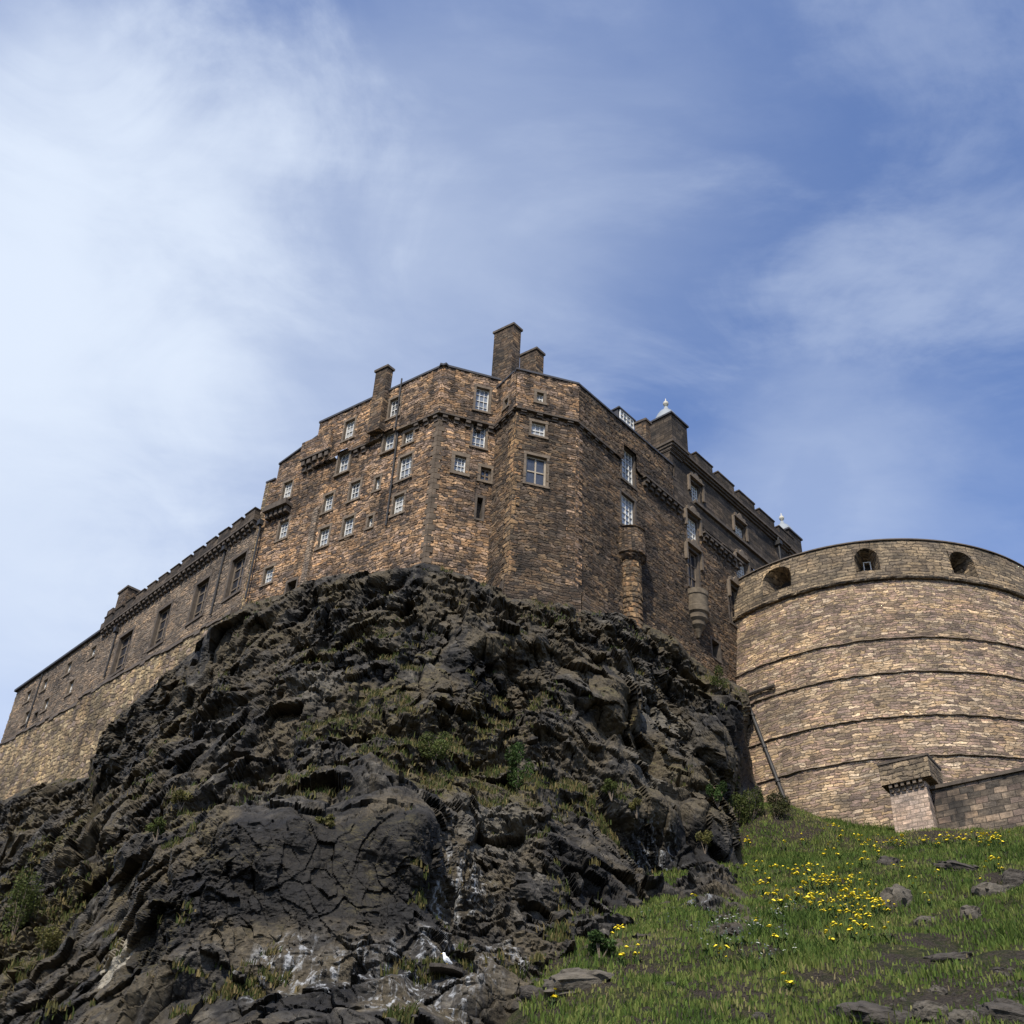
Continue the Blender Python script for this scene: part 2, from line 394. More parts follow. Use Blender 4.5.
M_COL = masonry('turret_stone', (0.75, 0.40), [(0.26, 0.175, 0.095), (0.33, 0.22, 0.12), (0.16, 0.12, 0.08), (0.30, 0.185, 0.10)], (0.05, 0.04, 0.03), stain=0.5, disp=0.08, seed=2.9, warp=0.2)
M_WHITE = plain('white_painted_wood', (0.64, 0.63, 0.58), 0.55, 0.3, 2.5)
M_IRON = plain('black_iron', (0.03, 0.028, 0.026), 0.6, 0.3, 3)
M_SLATE = plain('roof_slate', (0.05, 0.05, 0.055), 0.7, 0.3, 2)
M_LEAD = plain('pale_lead_roof', (0.26, 0.28, 0.28), 0.45, 0.12, 2, spec=0.5)
M_GOLD = plain('pale_gilt_finial', (0.50, 0.47, 0.38), 0.6, 0.1, 2)
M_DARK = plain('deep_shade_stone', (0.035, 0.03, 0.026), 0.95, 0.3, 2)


def glassmat(name, col, rough):
    mt, t, p, out = newmat(name)
    oc = t.add('ShaderNodeTexCoord').outputs['Object']
    n = t.noise(oc, 1.7, 3, 0.6)
    t.link(t.mix(1.0, col, t.ramp(n, [(0.3, (0.6,) * 3), (0.7, (1.4,) * 3)]), 'MULTIPLY'), p.inputs['Base Color'])
    p.inputs['Roughness'].default_value = rough; p.inputs['Specular IOR Level'].default_value = 0.8
    p.inputs['IOR'].default_value = 1.55
    return mt


M_GLASS = glassmat('old_window_glass', (0.16, 0.18, 0.20), 0.12)
GLASSES = [M_GLASS, glassmat('blind_backed_glass', (.34, .34, .32), .2), glassmat('dim_window_glass', (.06, .07, .08), .1), glassmat('sky_lit_glass', (.22, .25, .29), .08)]
M_GLASSD = glassmat('dark_leaded_glass', (0.018, 0.02, 0.024), 0.15)

# ------------------------------------------------------------------ wall planes of the castle
FA = Face(at_z(440, 416, 56), at_z(358, 452, 56))                   # lit south-west face of the tower
A0 = FA.P
INN = at_z(496, 430, 56)[:2]
FAR = Face(A0, INN)                                                 # its short front face
BL = at_z(517, 411, 56)[:2]
FBL = Face(INN, BL)                                                 # narrow return of the middle tower
BR = np.array([4.14, 61.77])
FB = Face(BL, BR)                                                   # front of the middle tower
FR = Face(BR, at_z(753, 571, 56))                                   # long east face
FH = Face(at_z(262, 509, 54.3), at_z(111, 619, 54.3))               # great hall range
u_end, z_low = FH.on(108, 622)
zroof = FH.on(106, 630)[1]
P_low = FH.pt(u_end, 0)
FL = Face(P_low, at_z(17.6, 692, zroof))                            # lower range beyond the hall
ZB = 33.0

palace = empty('castle_palace', (4, 66, 40), 'tall brown stone castle block with white sash windows on the crag top', 'castle building')
hall = empty('great_hall', (-26, 80, 38), 'long grey brown castle hall with toothed battlement and four tall mullioned windows', 'castle building')
lowr = empty('castle_range', (-38, 90, 36), 'plain low castle range with smooth eave at the far left end of the wall', 'castle building')


def window(parent, F, u, zb, wd, ht, nx=3, nz=4, style='sash', depth=0.22, surround=True, o=0.0, wide=0.16, trim=None, pane=None, wmat=None):
    """sash (frame and bars) > pane, surround, sill ; returns the hole in the wall"""
    ua, ub, z0, z1 = u - wd / 2, u + wd / 2, zb, zb + ht
    b = MB(); ft = 0.07 if style == 'sash' else 0.13; bt = 0.032 if style == 'sash' else 0.10
    oo, oi = o - depth + 0.05, o - depth - 0.04
    b.fbox(F, ua, ua + ft, z0, z1, oi, oo); b.fbox(F, ub - ft, ub, z0, z1, oi, oo)
    b.fbox(F, ua + ft, ub - ft, z0, z0 + ft, oi, oo - .003); b.fbox(F, ua + ft, ub - ft, z1 - ft, z1, oi, oo - .003)
    for i in range(1, nx):
        x = ua + wd * i / nx; b.fbox(F, x - bt / 2, x + bt / 2, z0 + ft, z1 - ft, oi + .01, oo - .012)
    for j in range(1, nz):
        z = z0 + ht * j / nz; k = 1.6 if (style == 'sash' and j == nz // 2) else 1.0
        b.fbox(F, ua + ft, ub - ft, z - bt * k / 2, z + bt * k / 2, oi + .012, oo - .006 if k > 1 else oo - .016)
    wmat = wmat or (M_WHITE if style == 'sash' else M_TRIML)
    org = F.pt(u, z0, o - depth)
    fr = b.build('window', wmat, parent, origin=org)
    g = MB(); g.fbox(F, ua + .02, ub - .02, z0 + .02, z1 - .02, oi - .01, oi + .015)
    g.build('pane', pane or (random.choice(GLASSES) if style == 'sash' else M_GLASSD), fr, origin=org)
    if surround:
        s = MB(); t = wide; a, c = o - depth - .05, o + 0.06
        s.fbox(F, ua - t, ua, z0, z1, a, c); s.fbox(F, ub, ub + t, z0, z1, a, c); s.fbox(F, ua - t - .04, ub + t + .04, z1, z1 + t * 1.3, a, c + .01)
        s.build('surround', trim or M_TRIML, fr)
        s = MB(); s.fbox(F, ua - t - .05, ub + t + .05, z0 - t, z0, a, c + .07); s.build('sill', trim or M_TRIML, fr)
    return (ua, ub, z0, z1)


def opening(parent, F, u, zb, wd, ht, depth=1.0, o=0.0, trim=M_TRIM, name='doorway', frame=True):
    """a dark unglazed opening with its recess"""
    ua, ub, z0, z1 = u - wd / 2, u + wd / 2, zb, zb + ht
    b = MB(); a = o - depth; c = o + .02
    b.fbox(F, ua - .2, ub + .2, z0 - .2, z1 + .2, a - .15, a)
    for x0, x1, y0, y1 in ((ua - .15, ua, z0, z1), (ub, ub + .15, z0, z1), (ua - .15, ub + .15, z1, z1 + .2), (ua - .15, ub + .15, z0 - .15, z0)):
        b.fbox(F, x0, x1, y0, y1, a, c + (0.05 if frame else -.06))
    b.build(name, trim, parent)
    return (ua, ub, z0, z1)


def px_window(parent, F, cx, ytop, ybot, wd, o=0.0, lean=None, zoom=None, **kw):
    """place a window from where its top and bottom centre are seen"""
    x0, x1 = (cx, cx) if not isinstance(cx, tuple) else cx
    if zoom: X, Y, s = zoom; x0, x1, ytop, ybot = X + x0 / s, X + x1 / s, Y + ytop / s, Y + ybot / s
    ut, zt = F.on(x0, ytop, o); ub, zb = F.on(x1, ybot, o)
    fn = kw.pop('fn', window)
    return fn(parent, F, (ut + ub) / 2, zb, wd, zt - zb, o=o, **kw)


def corbels(F, u0, u1, z, parent, sp=0.62, w_=0.34, h=0.42, out=0.34, mat=M_TRIM, o=0.0, cap=0.16, capout=0.06):
    b = MB(); k = max(1, int((u1 - u0) / sp))
    for i in range(k):
        u = u0 + (i + 0.5) * (u1 - u0) / k + random.uniform(-.03, .03); j = random.uniform(-.03, .03)
        for f, zz in ((1.0, 0), (0.55, -h * 0.5)):
            b.fbox(F, u - w_ / 2, u + w_ / 2, z + zz - h * 0.5, z + zz, o - .25, o + out * f + j)
    b.fbox(F, u0, u1, z + .002, z + cap, o - .2, o + out + capout)
    return b.build('corbel_table', mat, parent)


Z2 = (230, 350, 3.936); Z3 = (400, 310, 3.415); Z4 = (560, 390, 3.415); Z4b = (100, 480, 5.12); Z3b = (0, 580, 4.656)

# ------------------------------------------------------------------ tower A, lit face (FA) and short face (FAR)
ZA = 56.15
hA, hA2 = [], []
OUT = 0.32
CUTS = []
for cx, yt, yb, wd, up in [((650, 646), 192, 264, 0.95, 1), ((474, 466), 278, 352, 0.95, 1), ((631, 621), 322, 398, 0.98, 2),
                           ((452, 442), 402, 484, 1.05, 2), ((705, 703), 322, 368, 0.8, 0), ((693, 687), 418, 508, 1.1, 0), ((495, 489), 520, 590, 0.92, 0),
                           ((391, 384), 570, 637, 0.85, 0), ((666, 661), 572, 646, 0.9, 0), ((469, 463), 660, 734, 0.92, 0), ((373, 367), 702, 775, 0.92, 0),
                           ((155, 149), 858, 920, 0.85, 0)]:
    hh = px_window(palace, FA, cx, yt, yb, wd, zoom=Z2, o=OUT if up == 1 else (0.1 if up == 2 else 0.0), depth=.3 if up == 2 else .22)
    (hA2 if up == 1 else hA).append(hh)
    if hh[2] < ZA < hh[3]: (hA if up == 1 else hA2).append(hh); CUTS.append((hh[0] - .3, hh[1] + .3))
for cx, yt, yb in [((582, 580), 503, 553), ((555, 551), 655, 700)]:
    hA.append(px_window(palace, FA, cx, yt, yb, 0.42, zoom=Z2, nx=1, nz=2))
hA.append(px_window(palace, FA, (244, 240), 912, 965, 0.9, zoom=Z2, fn=opening, name='doorway', depth=0.8))
# the recessed bay at the west end with a balcony slab
zt_w = FA.on(230 + 228 / 3.936, 350 + 520 / 3.936)
hA.append(px_window(palace, FA, (230, 222), 520, 588, 0.9, zoom=Z2))
hA.append(px_window(palace, FA, (214, 206), 674, 745, 0.9, zoom=Z2))
ub0, zb0 = FA.on(230 + 252 / 3.936, 350 + 590 / 3.936); ub1, zb1 = FA.on(230 + 152 / 3.936, 350 + 668 / 3.936)
zbal = (zb0 + zb1) / 2
b = MB(); b.fbox(FA, ub0, ub1, zbal - .25, zbal + .05, -.1, .75); b.fbox(FA, ub0 + .1, ub1 - .1, zbal + .052, zbal + .30, .45, .70)
for i in range(5):
    u = ub0 + (i + .5) * (ub1 - ub0) / 5; b.fbox(FA, u - .13, u + .13, zbal - .75, zbal - .252, -.1, .5)
b.build('balcony', M_TRIM, palace)
uE = FA.on(262, 507.5)[0]
uS = 11.6
grid_wall('wall', M_A, palace, lambda u, z: FA.pts(u, z), (0, uE), (ZB, ZA), [h for h in hA])
grid_wall('parapet_wall', M_A, palace, lambda u, z: FA.pts(u, z, OUT), (-.165, uS), (ZA, 60.4), hA2)
b = MB(); b.fbox(FA, uS - .35, uS, ZA, 60.4, -.6, OUT - .005)
_q = lambda z0_, z1_, o_, o2_: [FA.pt(uS + .003, z0_, o_), FA.pt(15.7, z1_, o_), FA.pt(15.7, z1_, o2_), FA.pt(uS + .003, z0_, o2_)]
b.hexa(_q(ZA, ZA, -.02, -.9), _q(59.55, 58.3, -.02, -.9)); b.fbox(FA, 15.703, uE, ZA, 56.9, -.9, -.02)
b.build('stepped_parapet', M_A, palace)
b = MB(); b.fbox(FA, -.45, uS + .05, 60.4, 60.58, -.5, OUT + .12); b.hexa(_q(59.55, 58.3, .10, -1.0), _q(59.7, 58.45, .10, -1.0))
b.fbox(FA, 15.76, uE + .06, 56.9, 57.05, -1.0, .10); b.build('eave', M_SLATE, palace)
def runs(a_, c_):
    L = [(a_, c_)]
    for x0, x1 in CUTS: L = [q for p in L for q in ((p[0], min(p[1], x0)), (max(p[0], x1), p[1])) if q[1] - q[0] > .25]
    return L


for a_, c_ in runs(-.2, 2.3) + runs(6.4, 9.0): corbels(FA, a_, c_, ZA - .12, palace, out=0.30, sp=.7, h=.5)
for a_, c_ in runs(9.0, 9.9) + runs(2.3, 6.4):
    b = MB(); b.fbox(FA, a_, c_, ZA - .06, ZA + .06, -.2, OUT + .03); b.build('string_course', M_TRIML, palace)
corbels(FA, 9.9, 12.8, 57.0, palace, out=.55, sp=.55, h=.9)
b = MB(); b.fbox(FA, 9.9, 12.9, 57.17, 58.85, -.02, .58); b.build('projecting_bay', M_A, palace)
# vertical straight joint and the long rainwater pipe of the lit face
u0, z0 = FA.on(230 + 685 / 3.936, 350 + 145 / 3.936, .4); u1, z1 = FA.on(230 + 606 / 3.936, 350 + 700 / 3.936)
um = (u0 + u1) / 2
b = MB(); b.tube(FA.pt(um, ZA - .1, .14), FA.pt(um, z1, .14), .065); b.tube(FA.pt(um, ZA - .1, .14), FA.pt(um, ZA + .1, OUT + .14), .065); b.tube(FA.pt(um, ZA + .1, OUT + .14), FA.pt(um, 61.0, OUT + .14), .06)
for zz in np.arange(z1 + 1, 60, 2.4): b.fbox(FA, um - .12, um + .12, zz, zz + .1, -.05, (OUT if zz > ZA else 0) + .16)
b.build('drainpipe', M_IRON, palace)
u1, z1 = FA.on(230 + 300 / 3.936, 350 + 900 / 3.936); u2, z2 = FA.on(230 + 345 / 3.936, 350 + 640 / 3.936)
b = MB(); b.fbox(FA, u1 - .28, u1 + .28, ZB, z2, -.1, .28); b.hexa([FA.pt(u1 - .28, z2, .28), FA.pt(u1 + .28, z2, .28), FA.pt(u1 + .28, z2, -.1), FA.pt(u1 - .28, z2, -.1)], [FA.pt(u1 - .28, z2 + .6, .05), FA.pt(u1 + .28, z2 + .6, .05), FA.pt(u1 + .28, z2 + .6, -.1), FA.pt(u1 - .28, z2 + .6, -.1)])
b.build('buttress_strip', M_HALL, palace)
b = MB(); b.fbox(FA, uE - .45, uE + .02, ZB, 56.8, -.3, .14); b.build('quoin', M_BASE, palace)

hR, hR2 = [], []
hR2.append(px_window(palace, FAR, (284, 278), 268, 346, 0.98, zoom=Z3, o=OUT))
hR.append(px_window(palace, FAR, (272, 268), 392, 470, 0.95, zoom=Z3))
hR.append(px_window(palace, FAR, (207, 203), 500, 556, 0.8, zoom=Z3, wide=.24))
hR.append(px_window(palace, FAR, (294, 291), 540, 585, 0.75, zoom=Z3, nx=2, nz=2, style='stone', wide=.2))
hR.append(px_window(palace, FAR, (272, 270), 642, 714, 0.4, zoom=Z3, fn=opening, name='slit', depth=.5))
grid_wall('wall', M_A, palace, lambda u, z: FAR.pts(u, z), (0, FAR.L), (ZB, ZA), hR)
grid_wall('parapet_wall', M_A, palace, lambda u, z: FAR.pts(u, z, OUT), (-.165, FAR.L + .1), (ZA, 60.4), hR2)
b = MB(); b.fbox(FAR, -.45, FAR.L, 60.41, 60.585, -.5, OUT + .12); b.build('eave', M_SLATE, palace)
corbels(FAR, -.1, FAR.L, ZA - .13, palace, out=0.30, sp=.7, h=.5)
# dark quoin column on the corner, alternate long and short blocks
b = MB(); zz = ZB; k = 0
while zz < ZA - .45:
    hgt = random.uniform(.34, .5); l = .42 if k % 2 else .24; l2 = .22 if k % 2 else .40
    b.fbox(FA, -.055, l, zz, zz + hgt - .025, -.2, .075); b.fbox(FAR, -.052, l2, zz + .004, zz + hgt - .03, -.2, .072); zz += hgt; k += 1
b.build('quoin', plain('sooty_corner_stone', (.105, .08, .056), .95, .7, 1.1, bump=.04), palace)

# ------------------------------------------------------------------ tower B: return (FBL) and front (FB)
ZBt = 59.55
OB = 0.28
hL2 = [px_window(palace, FBL, (366, 362), 305, 335, 0.45, zoom=Z3, nx=1, nz=2, o=OB)]
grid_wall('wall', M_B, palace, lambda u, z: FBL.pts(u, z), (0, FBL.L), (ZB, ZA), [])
grid_wall('parapet_wall', M_A, palace, lambda u, z: FBL.pts(u, z, OB), (0, FBL.L + .205), (ZA, ZBt), hL2)
hB, hB2 = [], []
hB2.append(px_window(palace, FB, (479, 478), 284, 316, 0.5, zoom=Z3, nx=2, nz=2, o=OB, wide=.2))
hB.append(px_window(palace, FB, (473, 472), 386, 432, 1.0, zoom=Z3, nx=3, nz=2))
hB.append(px_window(palace, FB, (466, 464), 500, 598, 1.45, zoom=Z3, nx=2, nz=2, style='stone', wide=.16, wmat=plain('pale_mullion_stone', (.34, .29, .22), .9, .25, 3), pane=glassmat('grey_glass', (0.035, 0.038, 0.042), .25)))
hB.append(px_window(palace, FB, (384, 382), 934, 968, 0.95, zoom=Z3, fn=opening, name='drain_opening', depth=1.2, frame=False))
hB.append(px_window(palace, FB, (462, 460), 934, 972, 0.8, zoom=Z3, fn=opening, name='drain_opening', depth=1.2, frame=False))
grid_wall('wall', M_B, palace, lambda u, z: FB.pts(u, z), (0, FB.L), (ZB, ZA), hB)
grid_wall('parapet_wall', M_A, palace, lambda u, z: FB.pts(u, z, OB), (-.205, FB.L + .10), (ZA, ZBt), hB2)
b = MB(); b.fbox(FB, -.3, FB.L + .1, ZBt, ZBt + .16, -.5, OB + .12); b.fbox(FBL, 0, FBL.L - .1, ZBt + .01, ZBt + .165, -.5, OB + .10); b.build('eave', M_SLATE, palace)
corbels(FB, -.1, FB.L + .1, ZA - .1, palace, out=.26, sp=1.1, w_=.4, h=.3)
corbels(FBL, 0, FBL.L, ZA - .11, palace, out=.26, sp=.7, w_=.4, h=.3)
b = MB(); zz = ZB; k = 0
while zz < ZA - .35:
    hgt = random.uniform(.26, .4); l = .75 if k % 2 else .4; l2 = .4 if k % 2 else .75
    b.fbox(FB, -.03, l * .6, zz, zz + hgt - .025, -.2, .045); b.fbox(FBL, FBL.L - l2, FBL.L + .028, zz + .004, zz + hgt - .03, -.2, .043); zz += hgt; k += 1
b.build('quoin', M_COL, palace)
b = MB(); zz = ZB; k = 0
while zz < ZA - .35:
    hgt = random.uniform(.26, .42); l = .6 if k % 2 else .32; l2 = .3 if k % 2 else .6
    b.fbox(FB, FB.L - l, FB.L + .028, zz, zz + hgt - .025, -.2, .043); b.fbox(FR, -.03, l2, zz + .004, zz + hgt - .03, -.2, .045); zz += hgt; k += 1
b.build('quoin', M_A, palace)
# battered footing under tower B and the east face
b = MB(); uu0, zf0 = FR.on(576, 592); 
b.fbox(FB, -.3, FB.L + .35, ZB, 42.2, -.3, .32); b.fbox(FR, .37, 11, ZB, 42.15, -.3, .34); b.build('footing', M_B, palace)

# ------------------------------------------------------------------ east face FR
ZC = 56.1
UP0 = 11.4                                       # where the taller dressed-stone range begins
UPE = 30.6
hF, hFm, hFu = [], [], []
TALL = dict(nx=4, nz=6)


def fr_win(cx, yt, yb, wd, **kw):
    h = px_window(palace, FR, cx, yt, yb, wd, zoom=Z4, **kw)
    return h


def put(h):
    mid = (h[2] + h[3]) / 2
    if h[2] < ZC < h[3]:
        hF.append(h); (hFm if h[1] < UP0 else hFu).append(h); return
    if mid < ZC: hF.append(h)
    elif h[0] < UP0 and h[1] < UP0: hFm.append(h)
    else: hFu.append(h)


for a in [((232, 230), 208, 318, 1.55, TALL), ((232, 231), 366, 476, 1.6, TALL), ((376, 376), 252, 292, 0.9, dict(nx=2, nz=3)),
          ((460, 460), 325, 394, 1.25, TALL), ((451, 450), 440, 522, 1.45, TALL), ((611, 611), 462, 525, 1.5, TALL), ((618, 618), 588, 650, 1.5, TALL),
          ((456, 454), 556, 678, 1.35, dict(nx=2, nz=3, style='stone', wide=.2)), ((601, 599), 684, 806, 1.9, dict(nx=3, nz=2, style='stone', wide=.2))]:
    cx, yt, yb, wd, kw = a
    X = [Z4[0] + c / Z4[2] for c in cx]; zt = FR.on(X[0], Z4[1] + yt / Z4[2])[1]; zb = FR.on(X[1], Z4[1] + yb / Z4[2])[1]
    u = (FR.on(X[0], Z4[1] + yt / Z4[2])[0] + FR.on(X[1], Z4[1] + yb / Z4[2])[0]) / 2
    put(window(palace, FR, u, zb, wd, zt - zb, **dict(dict(trim=M_TRIM), **kw)))
hF.append(px_window(palace, FR, (533, 529), 862, 915, 1.0, zoom=Z4, fn=opening, name='doorway', depth=.9))
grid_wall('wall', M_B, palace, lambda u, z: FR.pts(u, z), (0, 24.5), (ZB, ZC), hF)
grid_wall('parapet_wall', M_B, palace, lambda u, z: FR.pts(u, z, .22), (-.1, UP0), (ZC, ZBt), [(h[0], h[1], h[2], h[3]) for h in hFm])
b = MB(); b.fbox(FR, -.1, UP0, ZBt, ZBt + .16, -.5, .36); b.build('eave', M_SLATE, palace)
corbels(FR, -.05, 4.2, ZC - .1, palace, out=.24, sp=.8, w_=.36, h=.3)
corbels(FR, 7.6, 12.5, ZC - .1, palace, out=.40, sp=.62, w_=.36, h=.55)
corbels(FR, 15.2, 20.6, ZC - .8, palace, out=.40, sp=.62, w_=.36, h=.55)
grid_wall('upper_wall', M_UP, palace, lambda u, z: FR.pts(u, z, .10), (UP0, UPE), (ZC, 61.6), hFu)
b = MB(); b.fbox(FR, UP0 - .01, UP0 + .3, ZBt - .1, 61.6, -3, .095); b.build('return_wall', M_UP, palace)
# string courses, cornice and the crenellated parapet
zst = FR.on(698, 507)[1]
b = MB(); b.fbox(FR, 14.4, UPE + .1, zst - .12, zst + .12, -.1, .32); b.build('string_course', M_TRIM, palace)
b = MB()
for k, (dz, oo) in enumerate(((0, .26), (.18, .42), (.36, .58))): b.fbox(FR, UP0 - .1, UPE + .3, 61.13 + dz, 61.13 + dz + .177, -.5, oo)
b.build('cornice', M_TRIM, palace)
b = MB(); b.fbox(FR, UP0, UPE + .3, 61.67, 62.2, .02, .5)
u = 14.6
while u < UPE - 1:
    b.fbox(FR, u, u + 2.35, 62.203, 62.78, .02, .5); b.fbox(FR, u - .06, u + 2.41, 62.783, 62.9, -.04, .56); u += 3.15
b.build('battlement', M_UP, palace)
# window pediments with strapwork scrolls
for h in {q: 0 for q in hFu + [q for q in hF if q[1] > 14]}:
    if h[1] - h[0] < 1.2: continue
    u, z = (h[0] + h[1]) / 2, h[3] + .26; b = MB()
    b.fbox(FR, u - .95, u + .95, z, z + .14, -.05, .34)
    b.hexa([FR.pt(u - .55, z + .143, .3), FR.pt(u + .55, z + .143, .3), FR.pt(u + .55, z + .143, 0), FR.pt(u - .55, z + .143, 0)], [FR.pt(u - .12, z + .72, .3), FR.pt(u + .12, z + .72, .3), FR.pt(u + .12, z + .72, 0), FR.pt(u - .12, z + .72, 0)])
    for sg in (-1, 1):
        b.tube(FR.pt(u + sg * .62, z + .33, 0), FR.pt(u + sg * .62, z + .33, .28), .19, n=12); b.fbox(FR, u + sg * 1.0 - .1, u + sg * 1.0 + .1, z - 1.5, z - .005, -.05, .26)
    b.build('pediment', M_TRIML, palace)
b = MB(); ud = FR.on(793 - 22, 556)[0]; b.tube(FR.pt(26.8, 57, .5), FR.pt(26.8, 61.4, .5), .09); b.fbox(FR, 26.6, 27.0, 60.6, 61.0, .11, .75); b.build('drainpipe', M_IRON, palace)
# wooden dormer rising through the eave
ud = FR.on(Z4[0] + 228 / Z4[2], Z4[1] + 150 / Z4[2])[0]
dm = MB(); dm.fbox(FR, ud - .95, ud + .95, ZBt + .17, ZBt + 1.55, -2.0, -.06); dm.fbox(FR, ud - 1.05, ud + 1.05, ZBt + 1.553, ZBt + 1.68, -2.1, .12)
dmo = dm.build('dormer', M_SLATE, palace)
window(palace, FR, ud, ZBt + .22, 1.7, 1.28, nx=4, nz=3, depth=-.02, surround=False)


def bartizan(px_top, py_top, py_neck, py_end, R, column, label=None):
    X = at_r(px_top, py_top, 10)
    u, zt = FR.on(px_top, py_top, R * .55); _, zn = FR.on(px_top, py_neck, R * .55); _, ze = FR.on(px_top, py_end, R * .55)
    c = FR.pt(u, 0, R * .15); b = MB(); r = column
    if r:
        pr = [(0.05, zt - .02), (R * .86, zt), (R * 1.08, zt - .01), (R * 1.08, zt - .14), (R, zt - .17), (R, zn + .62), (R * 1.07, zn + .52), (R * 1.05, zn + .38), (R * .92, zn + .32), (R * .94, zn + .18), (R * .82, zn + .05), (r, zn - .1)]
        b.lathe(c, pr, 28); body = b.build('bartizan', M_B, palace, smooth=False)
        k = MB(); zz = zn - .1; prof = [(r, zz)]
        while zz > ze - 1.5:
            hgt = random.uniform(.32, .5); prof += [(r * 1.03, zz - .04), (r * random.uniform(1.0, 1.05), zz - hgt + .04), (r * .96, zz - hgt)]; zz -= hgt
        k.lathe(c, prof, 24); k.build('shaft', M_COL, body)
    else:
        h = zt - ze; pr = [(.05, zt), (R, zt), (R, zt - .12 * h), (R * .93, zt - .14 * h), (R * .93, zt - .38 * h), (R * 1.0, zt - .40 * h), (R * .98, zt - .52 * h), (R * .82, zt - .56 * h), (R * .82, zt - .66 * h), (R * .62, zt - .72 * h), (R * .60, zt - .80 * h), (R * .36, zt - .88 * h), (.08, ze - .2)]
        b.lathe(c, pr, 28); b.build('bartizan', plain('sooty_turret_stone', (.12, .095, .065), .9, .6, 1.6, bump=.05), palace)


bartizan(634.5, 531, 561, 608, 1.08, .74)
bartizan(700, 592, 612, 632, .90, None)
# stone cap-houses with pale lead domes
def caphouse(ua, ub, zt, zb, deep, doff, rd):
    b = MB(); b.fbox(FR, ua, ub, zb, zt, doff - deep, doff); o_ = b.build('cap_house', M_UP, palace)
    b = MB()
    for k, (q, zz) in enumerate(((.0, 0), (-.16, -.24), (-.32, -.48), (-.48, -.72))): b.fbox(FR, ua + -q * .6 - .06, ub + q * .6 + .06, zb + zz - .238, zb + zz, doff - deep, doff + q + .08)
    b.build('corbelling', M_TRIM, o_)
    b = MB(); b.fbox(FR, ua - .14, ub + .14, zt + .003, zt + .16, doff - deep - .14, doff + .14); b.build('cap_eave', M_SLATE, o_)
    for cu in (.5,):
        u_ = ua + (ub - ua) * cu; b = MB(); b.fbox(FR, u_ - .2, u_ + .2, zt - 1.0, zt - .5, doff - .1, doff + .02); b.build('slit', M_DARK, o_)
    cc = FR.pt((ua + ub) / 2, 0, doff - deep / 2); z = zt + .16
    s = (ub - ua) / 2
    b = MB(); b.lathe(cc, [(s * 1.04, z), (s * .94, z + .25 * rd), (s * .74, z + .6 * rd), (s * .5, z + .9 * rd), (s * .24, z + 1.05 * rd), (s * .14, z + 1.3 * rd), (0.02, z + 1.32 * rd)], 16); d_ = b.build('dome', M_LEAD, o_, smooth=True)
    b = MB(); z += 1.3 * rd; b.lathe(cc, [(.07, z - .05), (.08, z + .16), (.20, z + .26), (.24, z + .42), (.17, z + .58), (.05, z + .68), (.03, z + .95), (.005, z + .96)], 14); b.build('finial', M_GOLD, d_, smooth=True)


_ca, _cz = FR.on(671, 413.5, .6); _cb, _ = FR.on(686.5, 427.5, .6)
caphouse(_ca, _cb, _cz, _cz - 2.6, 2.3, .6, 1.45)
caphouse(28.9, 31.0, 63.45, 61.6, 2.1, .5, 1.35)


def chimney(px_apex, py_apex, r, wl, wr, zbase, pots=0, mat=M_A, name='chimney', cap=True):
    """nearest upper corner on a sight line at distance r; wl along the west face, wr along the east face"""
    P = at_r(px_apex, py_apex, r); G = Face(P, P[:2] + FR.e * 1.0); zt = P[2]
    e1, e2 = FA.e, FR.e
    def q(a, c, z, g=0.0):
        return (P[0] + e1[0] * a + e2[0] * c, P[1] + e1[1] * a + e2[1] * c, z)
    b = MB(); b.hexa([q(0, 0, zbase), q(0, wr, zbase), q(wl, wr, zbase), q(wl, 0, zbase)], [q(0, 0, zt - .2), q(0, wr, zt - .2), q(wl, wr, zt - .2), q(wl, 0, zt - .2)])
    o_ = b.build(name, mat, palace)
    g = .1; b = MB(); b.hexa([q(-g, -g, zt - .2), q(-g, wr + g, zt - .2), q(wl + g, wr + g, zt - .2), q(wl + g, -g, zt - .2)], [q(-g, -g, zt), q(-g, wr + g, zt), q(wl + g, wr + g, zt), q(wl + g, -g, zt)])
    b.build('chimney_cap', M_TRIM, o_); return o_


DCH = masonry('chimney_stone', (0.5, 0.27), DARKB, (0.03, 0.024, 0.018), stain=.55, disp=.03, seed=11.3, streaks=.4)
chimney(388, 365.0, 64.45, 1.12, .55, 56.5, mat=DCH)
chimney(513.8, 323, 62.2, 1.75, .85, 57, mat=DCH)
chimney(536.6, 347.5, 64.6, 1.5, .85, 57, mat=DCH)
chimney(645.5, 418.5, 69.6, 1.0, .6, 57, mat=DCH)
# roofs behind the wall heads
def roofpoly(name, pts, z, zr, parent):
    P = [np.array([p[0], p[1], z]) for p in pts]; c = np.mean(P, 0); c[2] = zr
    V = P + [c]; n = len(P); b = MB(); b.arr(V, [(i, (i + 1) % n, n) for i in range(n)]); b.build(name, M_SLATE, parent)


